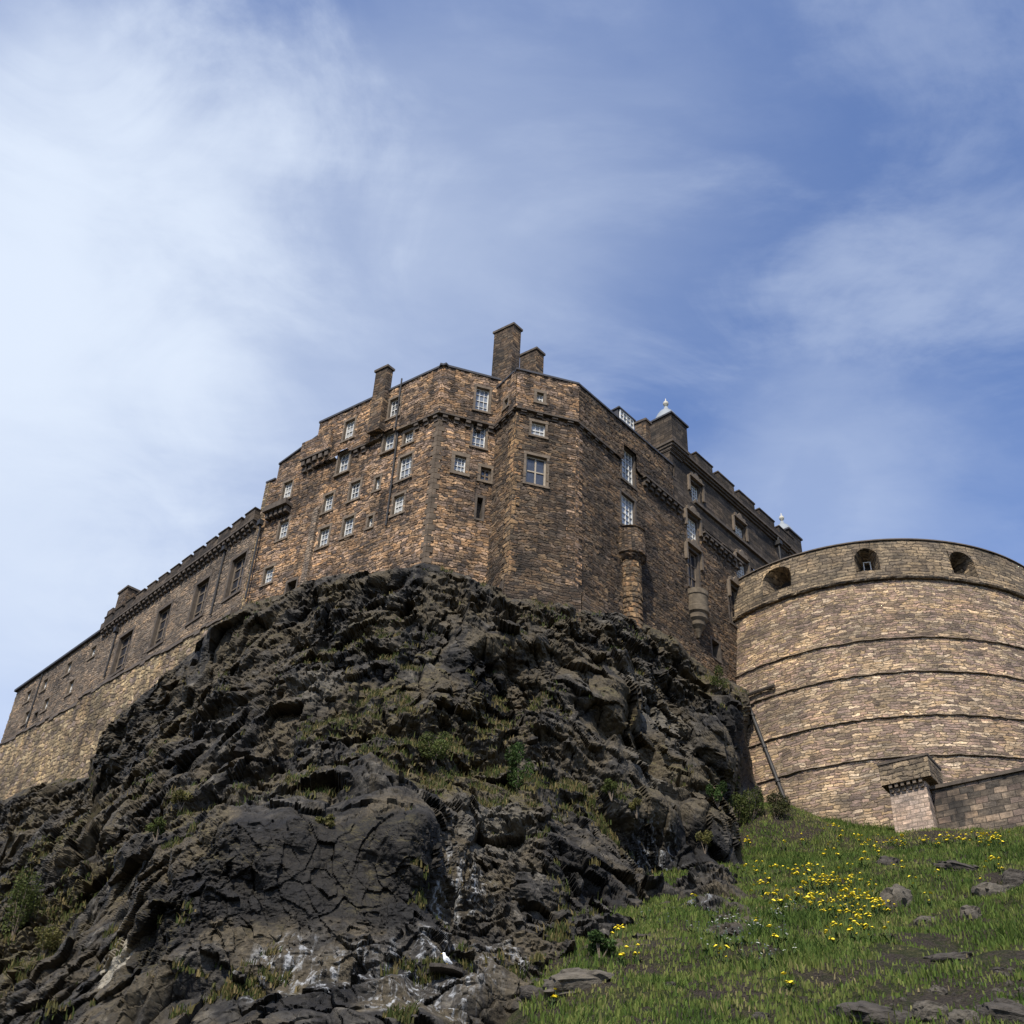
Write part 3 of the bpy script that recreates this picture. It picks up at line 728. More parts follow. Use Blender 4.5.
nb = np.array([-.15, 1.0])
back = lambda F, u, d: tuple(np.array(F.pt(u, 0)[:2]) - F.n * d)
roofpoly('roof', [FA.pt(0, 0), FA.pt(uS, 0), back(FA, uS, 14), back(FA, 0, 14)], 60.38, 60.9, palace)
roofpoly('roof', [FB.pt(0, 0), FB.pt(FB.L, 0), FR.pt(UP0, 0), back(FR, UP0, 11), back(FB, 0, 12)], ZBt, ZBt + .3, palace)
roofpoly('roof', [FR.pt(UP0, 0), FR.pt(UPE, 0), back(FR, UPE, 9), back(FR, UP0, 9)], 62.1, 62.4, palace)
b = MB()      # the sides of the block that face the inner court
for a_, c_, zt in ((FR.pt(UPE, 0, .1), back(FR, UPE, 10), 62.0), (back(FR, UPE, 10), back(FR, UP0, 11), 62.0), (back(FR, UP0, 11), back(FA, uS, 14), 59.4), (back(FA, uE, 14), FA.pt(uE, 0), 56.7), (back(FA, uS, 14), back(FA, uE, 14), 56.7)):
    b.quad((a_[0], a_[1], ZB), (c_[0], c_[1], ZB), (c_[0], c_[1], zt), (a_[0], a_[1], zt))
b.build('court_wall', M_HALL, palace)

# ------------------------------------------------------------------ great hall and lower range
hH = []
for (tl, tr, bl, br) in [((110, 805), (178, 765), (48, 1010), (118, 965)), ((310, 672), (374, 628), (248, 872), (318, 830)), ((503, 538), (570, 490), (448, 740), (520, 690)), ((688, 412), (757, 362), (632, 620), (712, 568))]:
    Q = [FH.on(Z4b[0] + p[0] / 5.12, Z4b[1] + p[1] / 5.12) for p in (tl, tr, bl, br)]
    uc = sum(q[0] for q in Q) / 4; zt = (Q[0][1] + Q[1][1]) / 2; zb = (Q[2][1] + Q[3][1]) / 2; wd = abs((Q[0][0] + Q[2][0]) - (Q[1][0] + Q[3][0])) / 2
    hH.append(window(hall, FH, uc, zb, max(1.5, wd), zt - zb, nx=2, nz=4, style='stone', wide=.22, depth=.30, trim=M_TRIM))
HL = u_end
grid_wall('wall', M_HALL, hall, lambda u, z: FH.pts(u, z), (0, HL), (ZB - 2, 53.2), hH)
corbels(FH, 0, HL, 53.1, hall, out=.45, sp=.62, w_=.3, h=.55)
b = MB(); b.fbox(FH, 0, HL, 53.27, 53.72, .02, .5)
k = 13
for i in range(k):
    a_ = HL * i / k; b.fbox(FH, a_ + .10, a_ + HL / k - .42, 53.722, 54.14, .02, .5); b.fbox(FH, a_ + .04, a_ + HL / k - .36, 54.143, 54.24, -.04, .56)
b.build('battlement', M_UP, hall)
pb = MB()
for (xa, ya), (xb, yb) in (((652, 335), (576, 690)), ((95, 760), (30, 1010)), ((857, 100), (752, 610))):
    ua, za = FH.on(Z4b[0] + xa / 5.12, Z4b[1] + ya / 5.12); ub, zb = FH.on(Z4b[0] + xb / 5.12, Z4b[1] + yb / 5.12); ua = (ua + ub) / 2
    pb = MB(); pb.tube(FH.pt(ua, zb, .13), FH.pt(ua, min(za, 52.9), .13), .075); pb.fbox(FH, ua - .2, ua + .2, min(za, 52.9) - .5, min(za, 52.9) - .05, .02, .36); pb.build('drainpipe', M_IRON, hall)
roofpoly('roof', [FH.pt(0, 0), FH.pt(HL, 0), back(FH, HL, 10), back(FH, 0, 10)], 53.6, 53.9, hall)
cu, cz = FH.on(129, 594, -1.2); b = MB(); b.fbox(FH, cu - .9, cu + .75, 53.5, cz, -2.2, -.6); co_ = b.build('chimney', DCH, hall)
b = MB(); b.fbox(FH, cu - 1.0, cu + .85, cz + .003, cz + .2, -2.3, -.5); b.build('chimney_cap', M_TRIM, co_)
cu, cz = FH.on(114, 613, -.4); b = MB(); b.fbox(FH, cu - .5, cu + .5, 53.5, cz + .2, -1.2, 0); b.build('turret', M_UP, hall)

hW = []
LLn = FL.on(17.6, 692)[0]
for cx, yt, yb in [((440, 430), 312, 360), ((327, 317), 386, 436), ((215, 206), 465, 512), ((137, 129), 520, 566), ((335, 325), 472, 530), ((220, 211), 556, 606), ((131, 120), 615, 668)]:
    hW.append(px_window(lowr, FL, cx, yt, yb, 0.95, zoom=Z3b, nx=2, nz=4))
hW.append(px_window(lowr, FL, (172, 166), 618, 650, 0.8, zoom=Z3b, fn=opening, name='slit', depth=.6))
grid_wall('wall', M_HALL, lowr, lambda u, z: FL.pts(u, z), (0, LLn), (ZB - 4, zroof), hW)
b = MB(); b.fbox(FL, -.02, LLn + .2, zroof, zroof + .22, -.6, .28); b.build('eave', M_SLATE, lowr)
roofpoly('roof', [FL.pt(0, 0), FL.pt(LLn, 0), back(FL, LLn, 9), back(FL, 0, 9)], zroof + .05, zroof + .8, lowr)
b = MB(); a_ = FL.pt(LLn, 0); c_ = back(FL, LLn, 10); b.quad((a_[0], a_[1], ZB - 4), (c_[0], c_[1], ZB - 4), (c_[0], c_[1], zroof), (a_[0], a_[1], zroof)); b.build('end_wall', M_HALL, lowr)
ua, za = FL.on(0 + 140 / 4.656, 580 + 640 / 4.656); pb = MB(); pb.tube(FL.pt(ua, za - 7, .12), FL.pt(ua, zroof - .1, .12), .07); pb.build('drainpipe', M_IRON, lowr)


# the older footing wall of paler rubble, with its sloping ledge, below both ranges
def ledgewall(F, parent, p0, p1, mat, off=.55, zbot=26.0, ext=(0, 0)):
    ua, za = F.on(*p0, off); ub, zb = F.on(*p1, off)
    s = (zb - za) / (ub - ua); u0, u1 = ext
    fz = lambda u: za + s * (u - ua)
    grid_wall('base_wall', mat, parent, lambda u, v: F.pts(u, zbot + (fz(u) - zbot) * (v - zbot) / 12.0, off), (u0, u1), (zbot, zbot + 12), [], step=.16)
    b = MB(); n = int((u1 - u0) / .8)
    for i in range(n):
        a_, c_ = u0 + (u1 - u0) * i / n, u0 + (u1 - u0) * (i + 1) / n - .02; j = random.uniform(-.12, .12); h = random.uniform(.25, .45)
        b.hexa([F.pt(a_, fz(a_) - h + j, off + .14), F.pt(c_, fz(c_) - h + j, off + .14), F.pt(c_, fz(c_) - h + j, -.2), F.pt(a_, fz(a_) - h + j, -.2)],
               [F.pt(a_, fz(a_) + j, off + .06), F.pt(c_, fz(c_) + j, off + .06), F.pt(c_, fz(c_) + .3 + j, -.2), F.pt(a_, fz(a_) + .3 + j, -.2)])
    b.build('ledge', M_TRIM, parent)


ledgewall(FH, hall, (126, 670), (240, 606), M_BASE, ext=(0.2, HL))
ledgewall(FL, lowr, (6, 740), (100, 690), M_BASE, ext=(0, LLn + 1.5))

# ------------------------------------------------------------------ the round battery
DC = np.array([30.2, 84.72]); DR = 14.8; DH = 53.5; BT = 0.15
battery = empty('round_battery', (DC[0], DC[1], 30), 'huge round battery of tan rubble with gun openings under its rim', 'castle bastion')
rad = lambda z: DR + BT * (DH - z)
Afac = math.atan2(-DC[1], -DC[0])
zs_ = [49.84, 44.38, 41.45, 37.95, 34.91]
AA0, AA1 = Afac - 1.75, Afac + 1.75


def drum_pt(a, z, o=0.0):
    r = rad(z) + o; return (DC[0] + r * math.cos(a), DC[1] + r * math.sin(a), z)


def drum_on(px, py, o=0.0):      # where a sight line meets the battered round wall
    d = ray(px, py); lo, hi = 40, 140
    ts = np.linspace(40, 160, 4000); P = EYE + d * ts[:, None]
    g = np.hypot(P[:, 0] - DC[0], P[:, 1] - DC[1]) - (rad(P[:, 2]) + o); i = np.argmax(g < 0); q = P[i]
    return math.atan2(q[1] - DC[1], q[0] - DC[0]), q[2]


def drum_fn(o):
    def f(u, z):
        a = AA0 + u / DR; r = DR + BT * (DH - z) + o
        return np.stack([DC[0] + r * np.cos(a), DC[1] + r * np.sin(a), z], -1)
    return f


holes = []
emb = []
for x0, x1, y0, y1 in ((764, 792, 568, 591), (856, 881, 549, 571), (954, 977, 554, 575)):
    aL, zL = drum_on(x0, y1); aR, zR = drum_on(x1, y1); zt = drum_on((x0 + x1) / 2, y0)[1]; zb = drum_on((x0 + x1) / 2, y1)[1]
    ua, ub = sorted((((aL - AA0) % (2 * math.pi)) * DR, ((aR - AA0) % (2 * math.pi)) * DR)); emb.append((ua, ub, zb, zt))
grid_wall('parapet', M_PARA, battery, drum_fn(.10), (0, (AA1 - AA0) * DR), (zs_[0], DH), emb, step=.13)
lev = [zs_[0]] + zs_[1:] + [27.0]
for k in range(len(lev) - 1):
    grid_wall('wall_band', M_DRUM, battery, drum_fn(0.05 * k), (0, (AA1 - AA0) * DR), (lev[k + 1], lev[k]), [], step=.125)
for k, z in enumerate(zs_):
    b = MB(); n = 150; hh = .22 if k == 0 else .09; oo = .30 if k == 0 else .13 + .05 * k
    ring = []
    for i in range(n + 1):
        a = AA0 + (AA1 - AA0) * i / n; dz = random.uniform(-.05, .05) if k else random.uniform(-.015, .015); do = random.uniform(-.03, .03) * (k > 0)
        ring.append([drum_pt(a, z - hh / 2 + dz, oo + do - .1), drum_pt(a, z - hh / 6 + dz, oo + do), drum_pt(a, z + hh / 2 + dz, oo - .06 + do), drum_pt(a, z + hh / 2 + .1 + dz, -.3), drum_pt(a, z - hh / 2 + dz, -.3)])
    V = [p for r in ring for p in r]
    b.arr(V, [(i * 5 + j, (i + 1) * 5 + j, (i + 1) * 5 + (j + 1) % 5, i * 5 + (j + 1) % 5) for i in range(n) for j in range(5)])
    b.build('ledge', M_LEDGE if k else M_PARA, battery)
b = MB(); n = 120; V = []
for i in range(n + 1):
    a = AA0 + (AA1 - AA0) * i / n; V += [drum_pt(a, DH, .2), drum_pt(a, DH + .14, .16), drum_pt(a, DH + .14, -2.2), drum_pt(a, DH - 1.6, -2.2), drum_pt(a, DH, -.1)]
b.arr(V, [(i * 5 + j, (i + 1) * 5 + j, (i + 1) * 5 + (j + 1) % 5, i * 5 + (j + 1) % 5) for i in range(n) for j in range(5)]); b.build('coping', M_TRIM, battery)
b = MB(); b.lathe(DC, [(0.1, DH - 3.2), (DR - .05, DH - 3.2)], 48); b.build('gun_deck', M_TRIML, battery)
for (ua, ub, zb, zt) in emb:            # splayed gun openings with a shallow arched head
    b = MB(); dp = 2.2; n = 8; A = [AA0 + ua / DR, AA0 + ub / DR]
    th = np.linspace(0, math.pi, n + 1); zm = zb + (zt - zb) * .55
    def ringp(scale, o):
        am = (A[0] + A[1]) / 2; hw = (A[1] - A[0]) / 2 * scale; L = [drum_pt(am - hw, zb + (1 - scale) * .3, o)]
        L += [drum_pt(am - hw * math.cos(t), zm + (zt - zm) * math.sin(t) * scale, o) for t in th]; L.append(drum_pt(am + hw, zb + (1 - scale) * .3, o)); return L
    r0, r1 = ringp(1.0, .12), ringp(.52, -1.5); k = len(r0)
    b.arr(r0 + r1, [(i, (i + 1) % k, k + (i + 1) % k, k + i) for i in range(k)])
    top = [drum_pt(A[0], zt, .12), drum_pt(A[1], zt, .12)]
    b.arr([drum_pt(A[0], zm, .12)] + r0[1:n // 2 + 2] + [drum_pt(A[0], zt + .02, .12), drum_pt((A[0] + A[1]) / 2, zt + .02, .12)], [(0,) + tuple(range(1, n // 2 + 2)) + (n // 2 + 3, n // 2 + 2)])
    b.arr([drum_pt(A[1], zm, .12)] + r0[n // 2 + 1:n + 2][::-1] + [drum_pt(A[1], zt + .02, .12), drum_pt((A[0] + A[1]) / 2, zt + .02, .12)], [(0,) + tuple(range(1, n // 2 + 2)) + (n // 2 + 3, n // 2 + 2)])
    b.build('gun_opening', M_PARA, battery)
    b = MB(); b.arr(ringp(.54, -1.5)[::-1], [tuple(range(k))]); b.build('shade_back', M_DARK, battery)  # dark sheet ending the splay, coloured as the deep shade inside the opening
a_, z_ = drum_on(868, 571, -1.2)
gf = Face(drum_pt(a_, 0, 0)[:2] if False else (np.array(DC) + (np.array(drum_pt(a_, z_, -1.2))[:2] - DC)), (np.array(drum_pt(a_, z_, -1.2))[:2] + np.array([-math.sin(a_), math.cos(a_)])))
b = MB(); b.fbox(gf, -.28, -.20, z_, z_ + .75, 0, .08); b.fbox(gf, .20, .28, z_, z_ + .75, 0, .08); b.fbox(gf, -.2, .2, z_ + .67, z_ + .75, 0, .08); b.build('gun_port_frame', M_WHITE, battery)
b = MB()                                   # the corbelled overhang where battery and palace meet
for k in range(5):
    a = Afac - 1.22 - k * .085
    for f, zz in ((.75, 0), (.5, -.4), (.28, -.8)):
        c = drum_pt(a, 49.75 + zz); b.hexa([drum_pt(a - .022, 49.3 + zz, -.2), drum_pt(a + .022, 49.3 + zz, -.2), drum_pt(a + .022, 49.3 + zz, f), drum_pt(a - .022, 49.3 + zz, f)], [drum_pt(a - .022, 49.69 + zz, -.2), drum_pt(a + .022, 49.69 + zz, -.2), drum_pt(a + .022, 49.69 + zz, f), drum_pt(a - .022, 49.69 + zz, f)])
b.build('corbel_table', M_TRIM, battery)
b = MB(); a_, z_ = drum_on(1008, 560); q0 = drum_pt(a_, DH + .14, -.3)
for i in range(5):
    b.tube(drum_pt(a_ + i * .03, DH + .1, -.3), drum_pt(a_ + i * .03, DH + .62, -.3), .025, n=6)
for zz in (.3, .6): b.tube(drum_pt(a_ - .01, DH + zz, -.3), drum_pt(a_ + .13, DH + zz, -.3), .025, n=6)
b.build('railing', M_IRON, battery)

# ------------------------------------------------------------------ pier, forewall, pole, beam (placed against the battery)
aP, zP = drum_on(903, 757)
Ppier = np.array(drum_pt(aP, zP, 1.2))
Pl = at_z(883, 763, zP); Pr = at_z(921, 754.5, zP)
fdir = Face(Pl, Pr)
# front face of the pier passes through the left upper corner, run along the level line seen
rP = np.hypot(*at_r(888, 800, 1)[:2])
a_, z_ = drum_on(886, 775)
PF = Face(np.array(drum_pt(a_, 0, .9))[:2] * 1.0, np.array(drum_pt(a_, 0, .9))[:2] + fdir.e)
pier = empty('stone_pier', PF.pt(1, 29.5), 'pale pinkish stone pier with corbelled cap in front of the round battery', 'pier')
uL, zT = PF.on(889, 787); uR, zT2 = PF.on(925, 780); zTop = PF.on(884, 763, .35)[1]
print('pier', uL, uR, zT, zT2, zTop, PF.e, PF.P)
zTm = (zT + zT2) / 2
b = MB(); b.hexa([PF.pt(uL - .05, 25, .25), PF.pt(uR + .15, 25, .25), PF.pt(uR + .15, 25, -4), PF.pt(uL - .05, 25, -4)], [PF.pt(uL, zTm, 0), PF.pt(uR, zTm, 0), PF.pt(uR, zTm, -4), PF.pt(uL, zTm, -4)]); b.build('shaft', M_PIER, pier)
b = MB()
for i in range(6):
    u = uL + (i + .5) * (uR - uL) / 6; b.fbox(PF, u - .09, u + .09, zTm - .42, zTm + .02, -.2, .16); b.fbox(PF, u - .09, u + .09, zTm - .2, zTm + .02, -.2, .32)
b.build('corbels', M_TRIML, pier)
b = MB(); b.fbox(PF, uL - .3, uR + .45, zTm + .022, zTop - .12, -1.9, .38); b.build('cap', M_PARA, pier)
b = MB(); b.fbox(PF, uL - .36, uR + .5, zTop - .118, zTop + .02, -1.95, .44); b.build('coping', M_TRIM, pier)

uW0, zW0 = PF.on(932, 787, -.6); uW1, zW1 = PF.on(1024, 769, -.6)
print('forewall', uW0, zW0, uW1, zW1)
fw = empty('forewall', PF.pt(uR + 4, 29), 'patched dark stone wall with flat coping running right from the pale pier', 'wall')
grid_wall('wall', M_LOW, fw, lambda u, z: PF.pts(u, z + 0 * u, -.6), (uR + .1, uR + 26), (24, min(zW0, zW1) - .1 if abs(zW0 - zW1) > 1 else (zW0 + zW1) / 2 - .15), [], step=.16)
zw = (zW0 + zW1) / 2 if abs(zW0 - zW1) <= 1 else min(zW0, zW1) + .05
b = MB(); b.fbox(PF, uR + .1, uR + 26, zw - .15, zw + .05, -1.5, -.45); b.build('coping', M_TRIM, fw)
b = MB(); b.fbox(PF, uR + .12, uR + 26, zw - 3.75, zw - 3.5, -1, -.42); b.build('plinth', M_TRIM, fw)
b = MB(); b.fbox(PF, uR + .1, uR + 26, 24, zw - .16, -1.45, -1.2); b.build('back_face', M_LOW, fw)

aa, za_ = drum_on(746, 697, .15); ab, zb_ = drum_on(798, 827, .25)
b = MB(); p0 = np.array(drum_pt(aa, za_, .22)); p1 = np.array(drum_pt(ab, zb_ - .4, .35))
b.tube(p0, p1, .13, n=10)
for t in (.15, .4, .65, .9):
    c = p0 + (p1 - p0) * t; b.tube(c, c + (p1 - p0) / np.linalg.norm(p1 - p0) * .18, .18, n=10)
tag(b.build('drainpipe', M_IRON), 'long dark pipe leaning down the left edge of the round battery', 'pipe')
b = MB(); a0, z0 = drum_on(746, 696, .2); a1, z1 = drum_on(775, 686, .2)
b.tube(drum_pt(a0, z0, .28), drum_pt(a1, z1, .28), .14, n=6); tag(b.build('timber_beam', M_TRIM), 'short dark beam fixed level across the battery near the crag top', 'beam')

# ------------------------------------------------------------------ hill slope and ground
a_, z_ = drum_on(798, 829); b_, y_ = drum_on(860, 838)
HP = [drum_pt(a_, z_), drum_pt(b_, y_)]
u_, z_ = PF.on(905, 842); HP.append(PF.pt(u_, z_)); u_, z_ = PF.on(1000, 837, -.6); HP.append(PF.pt(u_, z_, -.6))
HP += [tuple(at_r(760, 1024, 31.0)), tuple(at_r(1010, 1024, 29.5)), tuple(at_r(880, 1024, 30.0))]
HP = np.array(HP); A_ = np.c_[HP[:, :2], np.ones(len(HP))]
PL = np.linalg.lstsq(A_, HP[:, 2], rcond=None)[0]
print('hill', PL, (A_ @ PL - HP[:, 2]).round(2))


def h32(i, j, k, s):
    with np.errstate(over='ignore'):
        h = (i.astype(np.int64) * 374761393 + j.astype(np.int64) * 668265263 + k.astype(np.int64) * 2147483647 + s * 974634777) & 0xFFFFFFFF
        h = ((h ^ (h >> 13)) * 1274126177) & 0xFFFFFFFF; h = ((h ^ (h >> 16)) * 2246822519) & 0xFFFFFFFF
        return ((h ^ (h >> 15)) & 0xFFFFFF) / float(0x1000000)


def vnoise(P, s):
    I = np.floor(P).astype(np.int64); f = P - I; f = f * f * (3 - 2 * f); r = 0
    for a in (0, 1):
        for b in (0, 1):
            for c in (0, 1):
                wgt = (f[:, 0] if a else 1 - f[:, 0]) * (f[:, 1] if b else 1 - f[:, 1]) * (f[:, 2] if c else 1 - f[:, 2])
                r = r + wgt * h32(I[:, 0] + a, I[:, 1] + b, I[:, 2] + c, s)
    return r


def fbm(P, s, oct=4, g=0.5):
    r = 0; amp = 1; t = 0
    for o in range(oct): r = r + amp * (vnoise(P * 2.0 ** o + 17.3 * o, s + o) - .5); t += amp; amp *= g
    return r / t * 2


MND = at_r(762, 812, 67.5)


def hill_z(x, y, detail=True):
    x = np.asarray(x, float); y = np.asarray(y, float)
    z = PL[0] * x + PL[1] * y + PL[2] + .4
    z = z - 9 * np.clip((3 - x) / 9, 0, 1) ** 1.5
    z = z + 2.6 * np.exp(-(((x - MND[0]) ** 2 + (y - MND[1]) ** 2) / 18.0))
    top = 33.0; z = top - np.log1p(np.exp(np.clip((top - z) / 1.2, -40, 40))) * 1.2
    z = np.log1p(np.exp(np.clip(z / 1.5, -40, 40))) * 1.5                       # runs out on to level ground
    far = np.clip((np.hypot(x - 5, y - 75) - 75) / 60, 0, 1); z = z * (1 - far * far * (3 - 2 * far))
    if detail:
        P = np.stack([x.ravel(), y.ravel(), 0 * x.ravel()], -1)
        amp = np.clip(z.ravel() / 5, 0, 1)
        z = z + ((fbm(P / 6.0, 3) * .8 + fbm(P / 1.7, 9) * .34 + fbm(P / .6, 19) * .06) * amp).reshape(x.shape)
    return z


def hill_on(px, py):
    d = ray(px, py); t = np.linspace(18, 110, 1800); P = EYE + d * t[:, None]
    g = P[:, 2] - hill_z(P[:, 0], P[:, 1]); k = np.nonzero(g < 0)[0]
    return P[k[0]] if len(k) else at_r(px, py, 70.0)


def groundmat(name, attr=False):
    mt, t, p, out = newmat(name)
    oc = t.add('ShaderNodeTexCoord').outputs['Object']
    n1 = t.noise(oc, .35, 6, .62, .5); n2 = t.noise(oc, 2.5, 6, .65); n3 = t.noise(oc, 14, 4, .6)
    g = t.ramp(t.math('ADD', t.math('MULTIPLY', n2, .5), t.math('MULTIPLY', n3, .5)), [(.35, (.022, .026, .010)), (.48, (.050, .056, .018)), (.58, (.11, .10, .04)), (.68, (.16, .13, .07))])
    d = t.ramp(n3, [(.3, (.030, .023, .016)), (.5, (.070, .054, .038)), (.7, (.15, .12, .085))])
    c = t.mix(t.smooth(t.math('ADD', n1, t.math('MULTIPLY', t.math('SUBTRACT', n2, .5), .35)), .42, .55), g, d)
    t.link(c, p.inputs['Base Color']); p.inputs['Roughness'].default_value = 1.0
    b = t.add('ShaderNodeBump'); t.link(t.math('ADD', n2, n3), b.inputs['Height']); b.inputs['Distance'].default_value = .45; t.link(b.outputs[0], p.inputs['Normal'])
    return mt


M_GROUND = groundmat('turf_and_earth')


def sheet(name, xs, ys, mat, dz=0.0):
    X, Y = np.meshgrid(xs, ys); Z = hill_z(X, Y) + dz; n = len(xs); k = len(ys)
    i, j = np.meshgrid(np.arange(n - 1), np.arange(k - 1)); a = (j * n + i).ravel()
    Q = np.stack([a, a + 1, a + n + 1, a + n], -1)
    me = mesh_np(name, np.stack([X.ravel(), Y.ravel(), Z.ravel()], -1), Q); me.materials.append(mat)
    me.polygons.foreach_set('use_smooth', [True] * len(me.polygons)); o = bpy.data.objects.new(name, me); COL.objects.link(o); return tag(o, kind='structure')


def spaced(lo, hi, f0, f1, fine_, far_):
    a = np.arange(f0, f1 + 1e-6, fine_); g1 = f0 - np.geomspace(fine_ * 2, f0 - lo, far_); g2 = f1 + np.geomspace(fine_ * 2, hi - f1, far_)
    return np.concatenate([g1[::-1], a, g2])


sheet('ground', spaced(-6000, 6000, -2, 52, .22, 40), spaced(-6000, 6000, 14, 78, .22, 40), M_GROUND)

# ------------------------------------------------------------------ the crag
def wall_r(F, px, py, off=0.0):
    u, z = F.on(px, py, off); p = F.pt(u, z, off); return math.hypot(p[0], p[1])


TOPB = [(-330, 990, 125), (-200, 930, 118), (-90, 860, 106), (-20, 806, None, FL), (39, 784, None, FL), (70, 779, None, FL), (92, 777, None, FL), (101, 739, None, FL), (118, 716, None, FH), (137, 700, None, FH), (159, 681, None, FH), (178, 664, None, FH), (196, 648, None, FH),
        (209, 634, None, FH), (227, 618, None, FH), (246, 606, None, FH), (258, 601, None, FA), (280, 595, None, FA), (304, 584, None, FA), (330, 576, None, FA), (352, 572, None, FA), (385, 571, None, FA), (424, 561, None, FA), (445, 568, None, FAR), (470, 576, None, FAR),
        (492, 586, None, FAR), (512, 600, None, FB), (528, 602, None, FB), (545, 606, None, FB), (560, 599, None, FB), (575, 603, None, FR), (595, 612, None, FR), (620, 615, None, FR), (642, 622, None, FR), (660, 632, None, FR), (677, 643, None, FR), (700, 663, None, FR), (715, 674, None, FR), (735, 686, None, FR), (748, 692, None, FR)]
TB = []
for q in TOPB:
    off = 1.2 if (len(q) > 3 and q[3] in (FL, FH)) else .75
    TB.append((q[0], q[1], (wall_r(q[3], q[0], q[1], off) if len(q) > 3 else q[2])))
TB += [(756, 700, 86), (764, 705, 95), (830, 760, 100)]
TB = np.array(TB)
GB = [(757, 800), (737, 830), (730, 868), (703, 903), (640, 930), (590, 945), (540, 975), (505, 1020)]
CT = [(300, 790, 46), (300, 812, 42.0), (300, 860, 40.9), (300, 900, 40.2), (300, 940, 39.4), (230, 795, 47.5), (230, 818, 43.2), (230, 870, 42), (230, 930, 40.6), (300, 1024, 34.5), (300, 700, 54.5), (300, 640, 61.5), (230, 740, 57), (230, 690, 65), (385, 788, 45.8), (385, 812, 41.8), (385, 870, 40.5), (385, 930, 39.2), (428, 815, 41.4), (428, 870, 40.1), (428, 930, 38.8), (445, 900, 42.5), 
      (425, 590, 58.5), (430, 640, 55), (430, 700, 53.5), (440, 760, 49.5), (440, 800, 46), (447, 850, 44.0), (455, 945, 39.5), (440, 1024, 34.5),
      (520, 640, 56.8), (560, 640, 58), (520, 690, 56.5), (520, 730, 53.8), (520, 775, 50.5), (520, 820, 46.5), (520, 870, 43.5), (520, 930, 40), (490, 990, 36.5),
      (600, 650, 60.5), (620, 700, 57.5), (640, 655, 62.5), (620, 740, 58), (620, 770, 54.5), (620, 830, 51.2), (620, 880, 48.5), (660, 680, 64), (690, 720, 64), (700, 690, 67.5), (690, 765, 63), (690, 790, 58.5), (690, 850, 55.2), (680, 890, 52), (715, 800, 60), (722, 840, 57.5),
      (742, 715, 71), (748, 760, 71.5), (735, 795, 68), (725, 695, 71.5), (770, 760, 96), (775, 830, 92), (830, 860, 96),
      (200, 890, 41.5), (200, 950, 40), (200, 1024, 37), (120, 820, 62), (120, 880, 52), (120, 950, 46), (120, 1024, 40.5), (150, 760, 70), (40, 850, 77), (40, 910, 64), (40, 960, 54), (40, 1024, 47), (-60, 900, 86), (-60, 1024, 60), (-250, 1024, 104), (-330, 1100, 95),
      (100, 1180, 31), (300, 1180, 26.5), (450, 1180, 25), (-200, 1180, 58), (600, 1100, 34), (700, 1000, 45), (800, 980, 60), (600, 1250, 25), (830, 1250, 40)]
for px, py in GB:
    P = hill_on(px, py); CT.append((px, py, np.hypot(P[0], P[1]) + .1)); P2 = hill_on(px + 45, py + 45)
    if P2 is not None and px < 735: CT.append((px + 45, py + 45, np.hypot(P2[0], P2[1]) + 3))
CT = np.array(CT + [tuple(r) for r in TB[::1]])
ctx = CT[:, :2] / 100.0


def tps(r2): return np.where(r2 > 1e-12, .5 * r2 * np.log(np.maximum(r2, 1e-12)), 0)


K_ = tps(((ctx[:, None] - ctx[None]) ** 2).sum(-1)); n_ = len(ctx); Pm = np.c_[np.ones(n_), ctx]
Lm = np.zeros((n_ + 3, n_ + 3)); Lm[:n_, :n_] = K_ + np.eye(n_) * .0006; Lm[:n_, n_:] = Pm; Lm[n_:, :n_] = Pm.T
sol = np.linalg.solve(Lm, np.r_[np.log(CT[:, 2]), 0, 0, 0])


def depth(px, py):
    q = np.stack([px, py], -1) / 100.0; out = np.empty(len(q))
    for s in range(0, len(q), 20000):
        c = q[s:s + 20000]; out[s:s + 20000] = tps(((c[:, None] - ctx[None]) ** 2).sum(-1)) @ sol[:n_] + sol[n_] + c @ sol[n_ + 1:]
    return np.exp(np.clip(out, math.log(18), math.log(135)))


def near_mask(P, pts, rad_):
    mval = np.zeros(len(P))
    for c, r in zip(pts, rad_): mval = np.maximum(mval, np.clip(1.6 - np.linalg.norm((P - c) / np.array([1, 1, 1.3]), axis=1) / r, 0, 1))
    return mval


NU, NV = 760, 430
cx = np.concatenate([np.linspace(-330, -10, 60, endpoint=False), np.linspace(-10, 772, NU - 75), np.linspace(776, 830, 15)])
ytop = np.interp(cx, TB[:, 0], TB[:, 1]); ybot = 1075 + 0 * cx
tv = np.concatenate([np.linspace(0, .93, NV - 12, endpoint=False), np.linspace(.93, 1.25, 12)])
PX = np.repeat(cx[None], NV, 0); PY = ytop[None] + tv[:, None] * (ybot - ytop)[None]
R_ = depth(PX.ravel(), PY.ravel())
dv = (_F[None] * FPX + _R[None] * (PX.ravel() - 512)[:, None] + _U[None] * (512 - PY.ravel())[:, None])
P0 = EYE + dv * (R_ / np.hypot(dv[:, 0], dv[:, 1]))[:, None]
G = P0.reshape(NV, NU, 3)
du = np.gradient(G, axis=1); dw = np.gradient(G, axis=0); N0 = np.cross(du, dw); N0 /= np.linalg.norm(N0, axis=2, keepdims=True) + 1e-9
flip = (N0 * (G - EYE)).sum(2) > 0; N0[flip] *= -1
for _ in range(10):       # a calm normal to push the blocks along
    N0[1:-1, 1:-1] = (N0[:-2, 1:-1] + N0[2:, 1:-1] + N0[1:-1, :-2] + N0[1:-1, 2:] + N0[1:-1, 1:-1]) / 5
N0 /= np.linalg.norm(N0, axis=2, keepdims=True) + 1e-9
N0 = N0.reshape(-1, 3)


